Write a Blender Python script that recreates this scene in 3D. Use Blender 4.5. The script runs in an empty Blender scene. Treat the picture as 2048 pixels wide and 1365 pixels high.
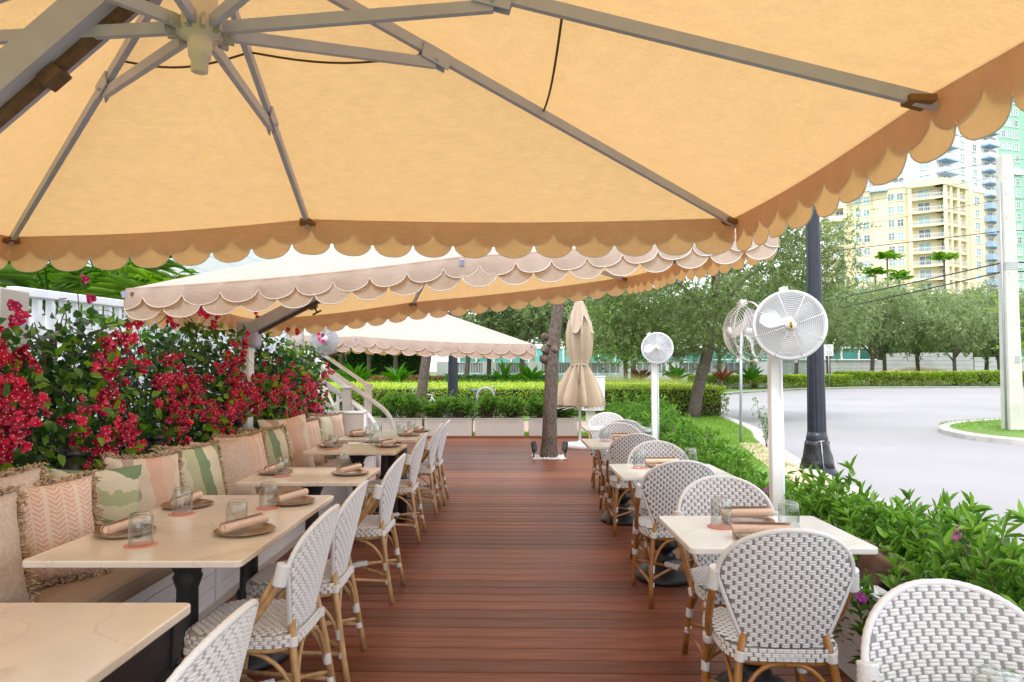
import bpy, math, random
import numpy as np
from mathutils import Vector, Matrix, noise as mnoise

R = math.radians
PI = math.pi
sc = bpy.context.scene
COL = sc.collection
random.seed(7)
rng = np.random.default_rng(11)

# ------------------------------------------------------------------ camera, sky, sun, exposure
cam_d = bpy.data.cameras.new('camera')
cam = bpy.data.objects.new('camera', cam_d)
COL.objects.link(cam)
cam.location = (0, 0, 1.44)
cam.rotation_euler = (R(90 + 2.496), 0, 0)
cam_d.lens = 24
cam_d.sensor_width = 36
cam_d.clip_start = 0.05
cam_d.clip_end = 3000
sc.camera = cam

SUN_EL, SUN_AZ = 58, 200          # azimuth measured clockwise from +Y
world = bpy.data.worlds.new('World')
sc.world = world
world.use_nodes = True
wn, wl = world.node_tree.nodes, world.node_tree.links
wn.clear()
w_out = wn.new('ShaderNodeOutputWorld')
w_bg = wn.new('ShaderNodeBackground')
w_sky = wn.new('ShaderNodeTexSky')
w_sky.sky_type = 'NISHITA'
w_sky.sun_disc = False
w_sky.sun_elevation = R(SUN_EL)
w_sky.sun_rotation = R(SUN_AZ)
w_sky.dust_density = 2.0
w_mix = wn.new('ShaderNodeMix')
w_mix.data_type = 'RGBA'
w_mix.inputs['Factor'].default_value = 0.8
w_mix.inputs['B'].default_value = (10.6, 10.7, 11.0, 1)     # thin bright cloud layer
wl.new(w_sky.outputs['Color'], w_mix.inputs['A'])
wl.new(w_mix.outputs['Result'], w_bg.inputs['Color'])
w_bg.inputs['Strength'].default_value = 0.15
wl.new(w_bg.outputs['Background'], w_out.inputs['Surface'])

sun_d = bpy.data.lights.new('sun', 'SUN')
sun_d.energy = 1.5
sun_d.angle = R(12)
sun_d.color = (1.0, 0.96, 0.9)
sun = bpy.data.objects.new('sun', sun_d)
COL.objects.link(sun)
_d = Vector((math.sin(R(SUN_AZ)) * math.cos(R(SUN_EL)), math.cos(R(SUN_AZ)) * math.cos(R(SUN_EL)), math.sin(R(SUN_EL))))
sun.rotation_euler = _d.to_track_quat('Z', 'Y').to_euler()
sun.location = (0, -10, 30)

sc.view_settings.view_transform = 'Standard'
sc.view_settings.look = 'None'
sc.view_settings.gamma = 1
sc.view_settings.use_curve_mapping = False
sc.view_settings.exposure = 0.7
sc.render.engine = 'CYCLES'
sc.cycles.use_denoising = True
sc.cycles.max_bounces = 10
sc.cycles.transparent_max_bounces = 16
sc.cycles.transmission_bounces = 10
sc.cycles.diffuse_bounces = 5
sc.cycles.sample_clamp_indirect = 6

# ------------------------------------------------------------------ materials
def new_mat(name):
    m = bpy.data.materials.new(name)
    m.use_nodes = True
    nt = m.node_tree
    b = nt.nodes['Principled BSDF']
    return m, nt, b

def mat(name, col, rough=.5, metal=0., ns=0, na=.15, bs=0, bd=.2, spec=None, rnd=0., coat=0., stretch=None, col2=None):
    """principled with optional noise variation (ns scale, na amount), bump (bs scale, bd strength), per-object value jitter"""
    m, nt, b = new_mat(name)
    N, L = nt.nodes, nt.links
    b.inputs['Roughness'].default_value = rough
    b.inputs['Metallic'].default_value = metal
    if spec is not None:
        b.inputs['Specular IOR Level'].default_value = spec
    if coat:
        b.inputs['Coat Weight'].default_value = coat
        b.inputs['Coat Roughness'].default_value = .1
    b.inputs['Base Color'].default_value = (*col, 1)
    tc = N.new('ShaderNodeTexCoord')
    vec = tc.outputs['Object']
    if stretch:
        mp = N.new('ShaderNodeMapping')
        mp.inputs['Scale'].default_value = stretch
        L.new(vec, mp.inputs['Vector'])
        vec = mp.outputs['Vector']
    out = None
    if ns:
        nz = N.new('ShaderNodeTexNoise')
        nz.inputs['Scale'].default_value = ns
        nz.inputs['Detail'].default_value = 5
        L.new(vec, nz.inputs['Vector'])
        rp = N.new('ShaderNodeValToRGB')
        c2 = col2 or tuple(min(1, c * (1 + na)) for c in col)
        c1 = tuple(c * (1 - na) for c in col)
        rp.color_ramp.elements[0].position = .3
        rp.color_ramp.elements[1].position = .7
        rp.color_ramp.elements[0].color = (*c1, 1)
        rp.color_ramp.elements[1].color = (*c2, 1)
        L.new(nz.outputs['Fac'], rp.inputs['Fac'])
        out = rp.outputs['Color']
    if rnd:
        oi = N.new('ShaderNodeObjectInfo')
        mr = N.new('ShaderNodeMapRange')
        mr.inputs['To Min'].default_value = 1 - rnd
        mr.inputs['To Max'].default_value = 1 + rnd
        L.new(oi.outputs['Random'], mr.inputs['Value'])
        mx = N.new('ShaderNodeVectorMath')
        mx.operation = 'SCALE'
        if out is None:
            mx.inputs[0].default_value = col
        else:
            L.new(out, mx.inputs[0])
        L.new(mr.outputs['Result'], mx.inputs['Scale'])
        out = mx.outputs['Vector']
    if out is not None:
        L.new(out, b.inputs['Base Color'])
    if bs:
        nb = N.new('ShaderNodeTexNoise')
        nb.inputs['Scale'].default_value = bs
        nb.inputs['Detail'].default_value = 4
        L.new(vec, nb.inputs['Vector'])
        bp = N.new('ShaderNodeBump')
        bp.inputs['Strength'].default_value = bd
        bp.inputs['Distance'].default_value = .01
        L.new(nb.outputs['Fac'], bp.inputs['Height'])
        L.new(bp.outputs['Normal'], b.inputs['Normal'])
    return m

def leaf_mat(name, c0, c1, trans=.35, rough=.45, objrnd=False, mid=None):
    """leaf colour runs from c0 to c1 by a per-leaf value, mostly random; part of the light passes through"""
    m, nt, b = new_mat(name)
    N, L = nt.nodes, nt.links
    rp = N.new('ShaderNodeValToRGB')
    rp.color_ramp.elements[0].color = (*c0, 1)
    rp.color_ramp.elements[1].color = (*c1, 1)
    if mid:
        e = rp.color_ramp.elements.new(mid[0])
        e.color = (*mid[1], 1)
    if objrnd:
        oi = N.new('ShaderNodeObjectInfo')
        L.new(oi.outputs['Random'], rp.inputs['Fac'])
    else:
        at = N.new('ShaderNodeAttribute')
        at.attribute_name = 'rnd'
        L.new(at.outputs['Fac'], rp.inputs['Fac'])
    b.inputs['Roughness'].default_value = rough
    b.inputs['Specular IOR Level'].default_value = .35
    L.new(rp.outputs['Color'], b.inputs['Base Color'])
    tr = N.new('ShaderNodeBsdfTranslucent')
    hs = N.new('ShaderNodeHueSaturation')
    hs.inputs['Value'].default_value = 1.6
    hs.inputs['Saturation'].default_value = 1.1
    L.new(rp.outputs['Color'], hs.inputs['Color'])
    L.new(hs.outputs['Color'], tr.inputs['Color'])
    mx = N.new('ShaderNodeMixShader')
    mx.inputs['Fac'].default_value = trans
    L.new(b.outputs['BSDF'], mx.inputs[1])
    L.new(tr.outputs['BSDF'], mx.inputs[2])
    L.new(mx.outputs['Shader'], N['Material Output'].inputs['Surface'])
    return m

def cloth_mat(name, refl, trans, fac):
    m, nt, b = new_mat(name)
    N, L = nt.nodes, nt.links
    tc = N.new('ShaderNodeTexCoord')
    n1 = N.new('ShaderNodeTexNoise')
    n1.inputs['Scale'].default_value = 13
    n1.inputs['Detail'].default_value = 9
    n1.inputs['Roughness'].default_value = .78
    L.new(tc.outputs['Object'], n1.inputs['Vector'])
    mp = N.new('ShaderNodeMapping')
    mp.inputs['Scale'].default_value = (3, 90, 90)
    L.new(tc.outputs['Object'], mp.inputs['Vector'])
    n2 = N.new('ShaderNodeTexNoise')
    n2.inputs['Scale'].default_value = 3
    n2.inputs['Detail'].default_value = 3
    L.new(mp.outputs['Vector'], n2.inputs['Vector'])
    ad = N.new('ShaderNodeMath')
    ad.operation = 'ADD'
    L.new(n1.outputs['Fac'], ad.inputs[0])
    L.new(n2.outputs['Fac'], ad.inputs[1])
    mr = N.new('ShaderNodeMapRange')
    mr.inputs['From Min'].default_value = .6
    mr.inputs['From Max'].default_value = 1.4
    mr.inputs['To Min'].default_value = .82
    mr.inputs['To Max'].default_value = 1.10
    L.new(ad.outputs['Value'], mr.inputs['Value'])
    cols = []
    for c in (refl, trans):
        vm = N.new('ShaderNodeVectorMath')
        vm.operation = 'SCALE'
        vm.inputs[0].default_value = c
        L.new(mr.outputs['Result'], vm.inputs['Scale'])
        cols.append(vm.outputs['Vector'])
    b.inputs['Roughness'].default_value = .85
    b.inputs['Specular IOR Level'].default_value = .1
    L.new(cols[0], b.inputs['Base Color'])
    tr = N.new('ShaderNodeBsdfTranslucent')
    L.new(cols[1], tr.inputs['Color'])
    bp = N.new('ShaderNodeBump')
    bp.inputs['Strength'].default_value = .5
    bp.inputs['Distance'].default_value = .006
    L.new(n1.outputs['Fac'], bp.inputs['Height'])
    L.new(bp.outputs['Normal'], b.inputs['Normal'])
    mx = N.new('ShaderNodeMixShader')
    mx.inputs['Fac'].default_value = fac
    L.new(b.outputs['BSDF'], mx.inputs[1])
    L.new(tr.outputs['BSDF'], mx.inputs[2])
    L.new(mx.outputs['Shader'], N['Material Output'].inputs['Surface'])
    return m

def glass_mat(name):
    m = bpy.data.materials.new(name)
    m.use_nodes = True
    nt = m.node_tree
    nt.nodes.clear()
    o = nt.nodes.new('ShaderNodeOutputMaterial')
    t = nt.nodes.new('ShaderNodeBsdfTransparent')
    t.inputs['Color'].default_value = (.925, .945, .94, 1)
    g = nt.nodes.new('ShaderNodeBsdfGlossy')
    g.inputs['Roughness'].default_value = .02
    lw = nt.nodes.new('ShaderNodeLayerWeight')
    lw.inputs['Blend'].default_value = .5
    pw = nt.nodes.new('ShaderNodeMath'); pw.operation = 'POWER'; pw.inputs[1].default_value = 2.6
    fr = nt.nodes.new('ShaderNodeMath'); fr.operation = 'MULTIPLY_ADD'; fr.inputs[1].default_value = .62; fr.inputs[2].default_value = .07
    nt.links.new(lw.outputs['Facing'], pw.inputs[0]); nt.links.new(pw.outputs['Value'], fr.inputs[0])
    mx = nt.nodes.new('ShaderNodeMixShader')
    nt.links.new(fr.outputs['Value'], mx.inputs['Fac'])
    nt.links.new(t.outputs['BSDF'], mx.inputs[1])
    nt.links.new(g.outputs['BSDF'], mx.inputs[2])
    nt.links.new(mx.outputs['Shader'], o.inputs['Surface'])
    return m

def pillow_waves(name, cols, scale, vertical, seed, amp=.09):
    """painted wavy bands in the cloth print"""
    m, nt, b = new_mat(name)
    N, L = nt.nodes, nt.links
    b.inputs['Roughness'].default_value = .9
    b.inputs['Specular IOR Level'].default_value = .1
    tc = N.new('ShaderNodeTexCoord')
    sp = N.new('ShaderNodeSeparateXYZ')
    L.new(tc.outputs['Object'], sp.inputs['Vector'])
    nz = N.new('ShaderNodeTexNoise')
    nz.inputs['Scale'].default_value = 6
    nz.inputs['Detail'].default_value = 3
    mp = N.new('ShaderNodeMapping')
    mp.inputs['Location'].default_value = (seed, seed * 2, 0)
    mp.inputs['Scale'].default_value = (.55, 1, 1) if vertical else (1, 1, .55)
    L.new(tc.outputs['Object'], mp.inputs['Vector'])
    L.new(mp.outputs['Vector'], nz.inputs['Vector'])
    a = N.new('ShaderNodeMath'); a.operation = 'MULTIPLY_ADD'
    a.inputs[1].default_value = amp * 3
    L.new(nz.outputs['Fac'], a.inputs[0])
    L.new(sp.outputs['X' if vertical else 'Z'], a.inputs[2])
    f = N.new('ShaderNodeMath'); f.operation = 'MULTIPLY'
    f.inputs[1].default_value = scale
    L.new(a.outputs['Value'], f.inputs[0])
    fr = N.new('ShaderNodeMath'); fr.operation = 'FRACT'
    L.new(f.outputs['Value'], fr.inputs[0])
    rp = N.new('ShaderNodeValToRGB')
    rp.color_ramp.interpolation = 'CONSTANT'
    els = rp.color_ramp.elements
    while len(els) < len(cols):
        els.new(.5)
    pos = 0
    for i, c in enumerate(cols):
        els[i].position = i / len(cols)
    for i, c in enumerate(cols):
        els[i].color = (*c, 1)
    L.new(fr.outputs['Value'], rp.inputs['Fac'])
    n2 = N.new('ShaderNodeTexNoise'); n2.inputs['Scale'].default_value = 160
    L.new(tc.outputs['Object'], n2.inputs['Vector'])
    mr = N.new('ShaderNodeMapRange'); mr.inputs['To Min'].default_value = .8; mr.inputs['To Max'].default_value = 1.15
    L.new(n2.outputs['Fac'], mr.inputs['Value'])
    vm = N.new('ShaderNodeVectorMath'); vm.operation = 'SCALE'
    L.new(rp.outputs['Color'], vm.inputs[0]); L.new(mr.outputs['Result'], vm.inputs['Scale'])
    L.new(vm.outputs['Vector'], b.inputs['Base Color'])
    bp = N.new('ShaderNodeBump'); bp.inputs['Strength'].default_value = .3; bp.inputs['Distance'].default_value = .004
    L.new(n2.outputs['Fac'], bp.inputs['Height']); L.new(bp.outputs['Normal'], b.inputs['Normal'])
    return m

def pillow_chevron(name, c0, c1):
    """columns of small leaf chevrons printed on the cloth"""
    m, nt, b = new_mat(name)
    N, L = nt.nodes, nt.links
    b.inputs['Roughness'].default_value = .9
    b.inputs['Specular IOR Level'].default_value = .1
    tc = N.new('ShaderNodeTexCoord')
    sp = N.new('ShaderNodeSeparateXYZ')
    L.new(tc.outputs['Object'], sp.inputs['Vector'])
    def mth(op, a, bb=None, c=None):
        n = N.new('ShaderNodeMath'); n.operation = op
        for i, s in enumerate((a, bb, c)):
            if s is None: continue
            if isinstance(s, (int, float)): n.inputs[i].default_value = s
            else: L.new(s, n.inputs[i])
        return n.outputs['Value']
    nz = N.new('ShaderNodeTexNoise'); nz.inputs['Scale'].default_value = 60
    L.new(tc.outputs['Object'], nz.inputs['Vector'])
    x = mth('MULTIPLY', sp.outputs['X'], 15)
    tri = mth('PINGPONG', x, .5)                     # 0..0.5 across a column
    z = mth('MULTIPLY_ADD', sp.outputs['Z'], 44, mth('MULTIPLY', tri, 2.4))
    z = mth('ADD', z, mth('MULTIPLY', nz.outputs['Fac'], .9))
    st = mth('FRACT', z)
    st = mth('LESS_THAN', st, .56)
    gap = mth('GREATER_THAN', tri, .05)
    stripe = mth('GREATER_THAN', mth('FRACT', mth('MULTIPLY', x, .5)), .12)
    k = mth('MULTIPLY', mth('MULTIPLY', st, gap), stripe)
    mx = N.new('ShaderNodeMix'); mx.data_type = 'RGBA'
    mx.inputs['A'].default_value = (*c0, 1); mx.inputs['B'].default_value = (*c1, 1)
    L.new(k, mx.inputs['Factor'])
    L.new(mx.outputs['Result'], b.inputs['Base Color'])
    bp = N.new('ShaderNodeBump'); bp.inputs['Strength'].default_value = .3; bp.inputs['Distance'].default_value = .004
    n2 = N.new('ShaderNodeTexNoise'); n2.inputs['Scale'].default_value = 160
    L.new(tc.outputs['Object'], n2.inputs['Vector'])
    L.new(n2.outputs['Fac'], bp.inputs['Height']); L.new(bp.outputs['Normal'], b.inputs['Normal'])
    return m

def stone_mat(name, col, vein):
    m, nt, b = new_mat(name)
    N, L = nt.nodes, nt.links
    tc = N.new('ShaderNodeTexCoord')
    oi = N.new('ShaderNodeObjectInfo')
    ad = N.new('ShaderNodeVectorMath'); ad.operation = 'ADD'
    sc_ = N.new('ShaderNodeVectorMath'); sc_.operation = 'SCALE'
    sc_.inputs[0].default_value = (7, 3, 5)
    L.new(oi.outputs['Random'], sc_.inputs['Scale'])
    L.new(tc.outputs['Object'], ad.inputs[0]); L.new(sc_.outputs['Vector'], ad.inputs[1])
    n1 = N.new('ShaderNodeTexNoise'); n1.inputs['Scale'].default_value = 5; n1.inputs['Detail'].default_value = 8
    L.new(ad.outputs['Vector'], n1.inputs['Vector'])
    n2 = N.new('ShaderNodeTexNoise'); n2.inputs['Scale'].default_value = 1.7; n2.inputs['Detail'].default_value = 6; n2.inputs['Distortion'].default_value = 1.6
    L.new(ad.outputs['Vector'], n2.inputs['Vector'])
    rp = N.new('ShaderNodeValToRGB')
    rp.color_ramp.elements[0].position = .488; rp.color_ramp.elements[0].color = (0, 0, 0, 1)
    rp.color_ramp.elements[1].position = .512; rp.color_ramp.elements[1].color = (0, 0, 0, 1)
    e = rp.color_ramp.elements.new(.5); e.color = (1, 1, 1, 1)
    L.new(n2.outputs['Fac'], rp.inputs['Fac'])
    rc = N.new('ShaderNodeValToRGB')
    rc.color_ramp.elements[0].position = .3; rc.color_ramp.elements[0].color = (*[c * .93 for c in col], 1)
    rc.color_ramp.elements[1].position = .7; rc.color_ramp.elements[1].color = (*[min(1, c * 1.05) for c in col], 1)
    L.new(n1.outputs['Fac'], rc.inputs['Fac'])
    k = N.new('ShaderNodeMath'); k.operation = 'MULTIPLY'
    L.new(rp.outputs['Color'], k.inputs[0]); L.new(n1.outputs['Fac'], k.inputs[1])
    mx = N.new('ShaderNodeMix'); mx.data_type = 'RGBA'
    L.new(k.outputs['Value'], mx.inputs['Factor'])
    L.new(rc.outputs['Color'], mx.inputs['A']); mx.inputs['B'].default_value = (*vein, 1)
    L.new(mx.outputs['Result'], b.inputs['Base Color'])
    b.inputs['Roughness'].default_value = .16
    return m

def brick_mat(name, c1, c2, mortar, scale):
    m, nt, b = new_mat(name)
    N, L = nt.nodes, nt.links
    tc = N.new('ShaderNodeTexCoord')
    br = N.new('ShaderNodeTexBrick')
    br.inputs['Color1'].default_value = (*c1, 1); br.inputs['Color2'].default_value = (*c2, 1); br.inputs['Mortar'].default_value = (*mortar, 1)
    br.inputs['Scale'].default_value = scale
    L.new(tc.outputs['Object'], br.inputs['Vector'])
    L.new(br.outputs['Color'], b.inputs['Base Color'])
    b.inputs['Roughness'].default_value = .85
    return m

MT = {}
MT['canopy'] = cloth_mat('canopy_cloth', (.68, .615, .565), (.76, .455, .18), .40)
MT['valance'] = cloth_mat('valance_cloth', (.76, .695, .625), (.70, .36, .12), .50)
MT['folded'] = mat('folded_cloth', (.54, .43, .32), .9, ns=30, na=.08, bs=200, bd=.2)
MT['trim'] = mat('trim_cord', (.72, .68, .66), .8)
MT['trim_grey'] = mat('trim_grey', (.42, .36, .34), .8)
MT['alu'] = mat('painted_frame_metal', (.43, .455, .66), .4, ns=14, na=.06)  # bluish tint mixed in to offset the amber canopy light
MT['alu_cream'] = mat('cream_hub', (.66, .61, .58), .4, ns=10, na=.06)
MT['brown'] = mat('brown_rail', (.13, .075, .045), .45, ns=30, na=.3)
MT['tab'] = mat('brown_tab', (.22, .11, .045), .8)
MT['steel'] = mat('steel', (.55, .55, .56), .3, 1.0)
MT['galv'] = mat('galvanized', (.42, .45, .48), .5, .6, ns=40, na=.15)
MT['white'] = mat('white_paint', (.80, .80, .82), .42, ns=6, na=.04, bs=60, bd=.04)
MT['fanwhite'] = mat('fan_white', (.78, .79, .83), .35)
MT['fangrey'] = mat('fan_grey', (.50, .50, .52), .4)
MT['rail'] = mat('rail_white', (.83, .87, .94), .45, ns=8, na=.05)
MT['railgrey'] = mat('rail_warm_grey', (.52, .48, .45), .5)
MT['black'] = mat('black_iron', (.018, .018, .022), .42, ns=50, na=.3, bs=120, bd=.15)
MT['bluepole'] = mat('dark_blue_paint', (.014, .018, .031), .38, ns=12, na=.25)
MT['wrap'] = mat('black_plastic_wrap', (.012, .012, .014), .3, bs=25, bd=.8)
MT['dirtcord'] = mat('dark_cord', (.10, .06, .035), .8)
MT['board'] = mat('deck_wood', (.155, .049, .027), .44, ns=2.2, na=.26, bs=40, bd=.12, rnd=.28, spec=.22, stretch=(1, 14, 14), col2=(.22, .075, .039))
MT['fascia'] = mat('deck_fascia_wood', (.20, .055, .022), .5, ns=3, na=.3, stretch=(1, 12, 12))
MT['under'] = mat('deck_gap_shade', (.02, .013, .01), .9)  # near-black on the slab paints the shade in the board gaps
MT['soil'] = mat('soil', (.05, .035, .025), .95, ns=8, na=.4)
MT['lawn'] = mat('lawn_green', (.115, .215, .03), .9, ns=.7, na=.25, bs=60, bd=.5)
MT['ground'] = mat('ground_green', (.10, .16, .04), .95, ns=.3, na=.3)
MT['road'] = mat('concrete_road', (.292, .288, .302), .8, ns=.22, na=.09, bs=90, bd=.15)
MT['kerb'] = mat('kerb_concrete', (.50, .48, .46), .85, ns=3, na=.18, bs=50, bd=.2)
MT['sandy'] = mat('sandy_concrete', (.50, .39, .27), .9, ns=3, na=.25, bs=50, bd=.2)
MT['paver'] = brick_mat('pink_pavers', (.42, .25, .20), (.50, .31, .25), (.35, .27, .23), 3.2)
MT['table_beige'] = stone_mat('beige_stone', (.76, .68, .59), (.60, .51, .42))
MT['table_white'] = stone_mat('white_stone', (.78, .77, .755), (.62, .60, .57))
MT['weave'] = mat('white_weave', (.72, .715, .74), .5, bs=240, bd=.35)
MT['weave_under'] = mat('grey_weave', (.25, .24, .25), .6)
MT['weave_tan'] = mat('tan_weave', (.46, .43, .41), .6)
MT['bamboo_dark'] = mat('honey_rattan', (.33, .145, .035), .28, ns=9, na=.3, rnd=.12, coat=.3, stretch=(3, 3, 1))
MT['bamboo_light'] = mat('pale_rattan', (.46, .285, .135), .38, ns=11, na=.35, rnd=.1, stretch=(3, 3, 1))
MT['cushion'] = mat('taupe_cushion', (.37, .27, .20), .6, ns=4, na=.1, bs=9, bd=.25)
MT['plain'] = mat('plain_tan_linen', (.60, .49, .42), .92, ns=60, na=.14, bs=220, bd=.5)
MT['fringe'] = mat('jute_fringe', (.50, .37, .25), .95, ns=70, na=.35)
MT['shiplap'] = mat('white_shiplap', (.74, .75, .80), .5, ns=5, na=.03)
MT['panelbeige'] = mat('beige_panel', (.46, .41, .37), .7, bs=150, bd=.3)
MT['plate'] = mat('taupe_glaze', (.26, .17, .105), .22, ns=14, na=.35)
MT['platerim'] = mat('plate_rim', (.42, .38, .33), .3)
MT['napkin'] = mat('peach_linen', (.74, .54, .42), .95, ns=60, na=.08, bs=260, bd=.4)
MT['coaster'] = mat('pink_coaster', (.66, .26, .20), .55)
MT['coaster_edge'] = mat('pink_coaster_print', (.74, .42, .35), .55)
MT['glass'] = glass_mat('clear_glass')
MT['planter'] = mat('greige_planter', (.46, .42, .39), .55, ns=4, na=.05)
MT['bark'] = mat('bark', (.105, .082, .066), .95, ns=20, na=.5, bs=26, bd=1.0, stretch=(2.2, 2.2, .9), col2=(.19, .15, .125))
MT['barkcut'] = mat('cut_wood', (.17, .115, .08), .9, ns=20, na=.3)
MT['twig'] = mat('brown_twig', (.075, .04, .022), .9)
MT['stone_chip'] = mat('white_chips', (.75, .74, .72), .8, rnd=.1)
MT['leaf_b'] = leaf_mat('bougainvillea_leaf', (.025, .075, .018), (.16, .30, .03), .35, .4, mid=(.6, (.05, .14, .022)))
MT['leaf_bo'] = leaf_mat('bougainvillea_leaf_single', (.05, .15, .018), (.24, .42, .03), .4, .35, objrnd=True)
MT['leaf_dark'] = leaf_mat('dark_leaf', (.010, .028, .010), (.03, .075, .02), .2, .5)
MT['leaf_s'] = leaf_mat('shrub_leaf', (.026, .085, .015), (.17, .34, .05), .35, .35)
MT['leaf_so'] = leaf_mat('shrub_leaf_single', (.045, .14, .02), (.23, .41, .06), .35, .3, objrnd=True)
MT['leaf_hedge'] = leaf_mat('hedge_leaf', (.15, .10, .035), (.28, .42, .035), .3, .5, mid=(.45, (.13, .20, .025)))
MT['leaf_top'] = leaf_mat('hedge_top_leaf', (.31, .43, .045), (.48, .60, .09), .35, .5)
MT['leaf_oak'] = leaf_mat('oak_leaf', (.055, .098, .03), (.26, .34, .125), .4, .45)
MT['leaf_far'] = leaf_mat('far_tree_leaf', (.10, .155, .065), (.34, .42, .20), .4, .6)
MT['leaf_bright'] = leaf_mat('bright_tree_leaf', (.09, .20, .02), (.27, .44, .05), .4, .5)
MT['leaf_palm'] = leaf_mat('palm_leaf', (.05, .16, .012), (.20, .38, .02), .4, .4)
MT['leaf_darkhedge'] = leaf_mat('dark_hedge_leaf', (.02, .065, .015), (.06, .15, .03), .3, .5)
MT['leaf_red'] = leaf_mat('red_cover_leaf', (.16, .04, .02), (.30, .10, .05), .25, .6, mid=(.4, (.07, .12, .02)))
MT['grass'] = leaf_mat('grass_blade', (.10, .20, .02), (.22, .38, .04), .4, .5)
MT['tallgrass'] = leaf_mat('tall_grass', (.27, .25, .10), (.30, .38, .09), .35, .6)
MT['bract'] = mat('crimson_bract', (.52, .013, .066), .55, rnd=.38)
MT['bract2'] = mat('magenta_bract', (.60, .014, .19), .55, rnd=.2)
MT['floret'] = mat('white_floret', (.75, .70, .62), .6)
MT['purple'] = mat('purple_petal', (.33, .03, .26), .6, rnd=.2)
MT['terracotta'] = mat('brown_clay_pot', (.16, .085, .06), .7, ns=9, na=.25)
MT['yellow_wall'] = mat('yellow_stucco', (.77, .68, .47), .9, ns=.06, na=.05)
MT['white_wall'] = mat('white_stucco', (.76, .75, .72), .9, ns=.06, na=.03)
MT['green_wall'] = mat('green_stucco', (.30, .55, .42), .9, ns=.06, na=.05)
MT['trimwhite'] = mat('trim_white', (.80, .80, .80), .7)
MT['winpane'] = mat('window_glass_teal', (.28, .43, .44), .12, rnd=.35)
MT['windark'] = mat('window_glass_dark', (.12, .18, .20), .1, rnd=.4)
MT['balc_blue'] = mat('blue_balcony', (.33, .46, .68), .6)
MT['balc_rail'] = mat('pale_balcony_rail', (.58, .64, .70), .5)
MT['teal'] = mat('teal_glass', (.10, .31, .29), .1, rnd=.4)
MT['wallfar'] = mat('far_white_wall', (.74, .76, .80), .8, ns=.4, na=.04)
MT['fencegrey'] = mat('fence_shade_panel', (.30, .31, .33), .8)
MT['greywall'] = mat('grey_block_wall', (.42, .43, .45), .9, ns=.6, na=.12)
MT['house'] = mat('house_white', (.72, .77, .79), .75)
MT['concpole'] = mat('concrete_pole', (.55, .55, .50), .9, ns=2.5, na=.1, bs=40, bd=.15)
MT['wire'] = mat('power_wire', (.03, .03, .035), .6)
MT['sign'] = mat('sign_white', (.78, .78, .78), .5)
MT['signblack'] = mat('sign_black', (.01, .01, .01), .5)
MT['gold'] = mat('badge_gold', (.65, .42, .03), .4)
MT['rubber'] = mat('tyre_rubber', (.015, .015, .016), .7)
MT['saddle'] = mat('saddle_blue_yellow', (.10, .15, .50), .5)
MT['dry'] = mat('dry_leaf', (.20, .09, .035), .8)

MT['pw_green'] = pillow_waves('green_wave_print', [(0.264, 0.325, 0.191), (0.593, 0.581, 0.435), (0.398, 0.441, 0.264), (0.630, 0.593, 0.459), (0.179, 0.252, 0.154), (0.459, 0.471, 0.307)], 2.0, False, 1.3)
MT['pw_green_v'] = pillow_waves('green_wave_print_upright', [(0.203, 0.288, 0.179), (0.459, 0.471, 0.307), (0.630, 0.593, 0.459), (0.307, 0.362, 0.221), (0.630, 0.593, 0.459)], 2.1, True, 4.1, .06)
MT['pw_pink'] = pillow_waves('pink_wave_print', [(0.630, 0.423, 0.325), (0.667, 0.569, 0.459), (0.423, 0.331, 0.282), (0.679, 0.593, 0.484), (0.630, 0.471, 0.374)], 2.4, True, 2.2, .05)
MT['pw_sage'] = pillow_waves('sage_wave_print', [(0.508, 0.557, 0.398), (0.679, 0.618, 0.496), (0.313, 0.386, 0.276), (0.593, 0.593, 0.459), (0.691, 0.618, 0.508)], 3.0, True, 7.7, .04)
MT['pw_coral'] = pillow_chevron('coral_chevron_print', (.73, .61, .53), (.66, .42, .335))

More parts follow.
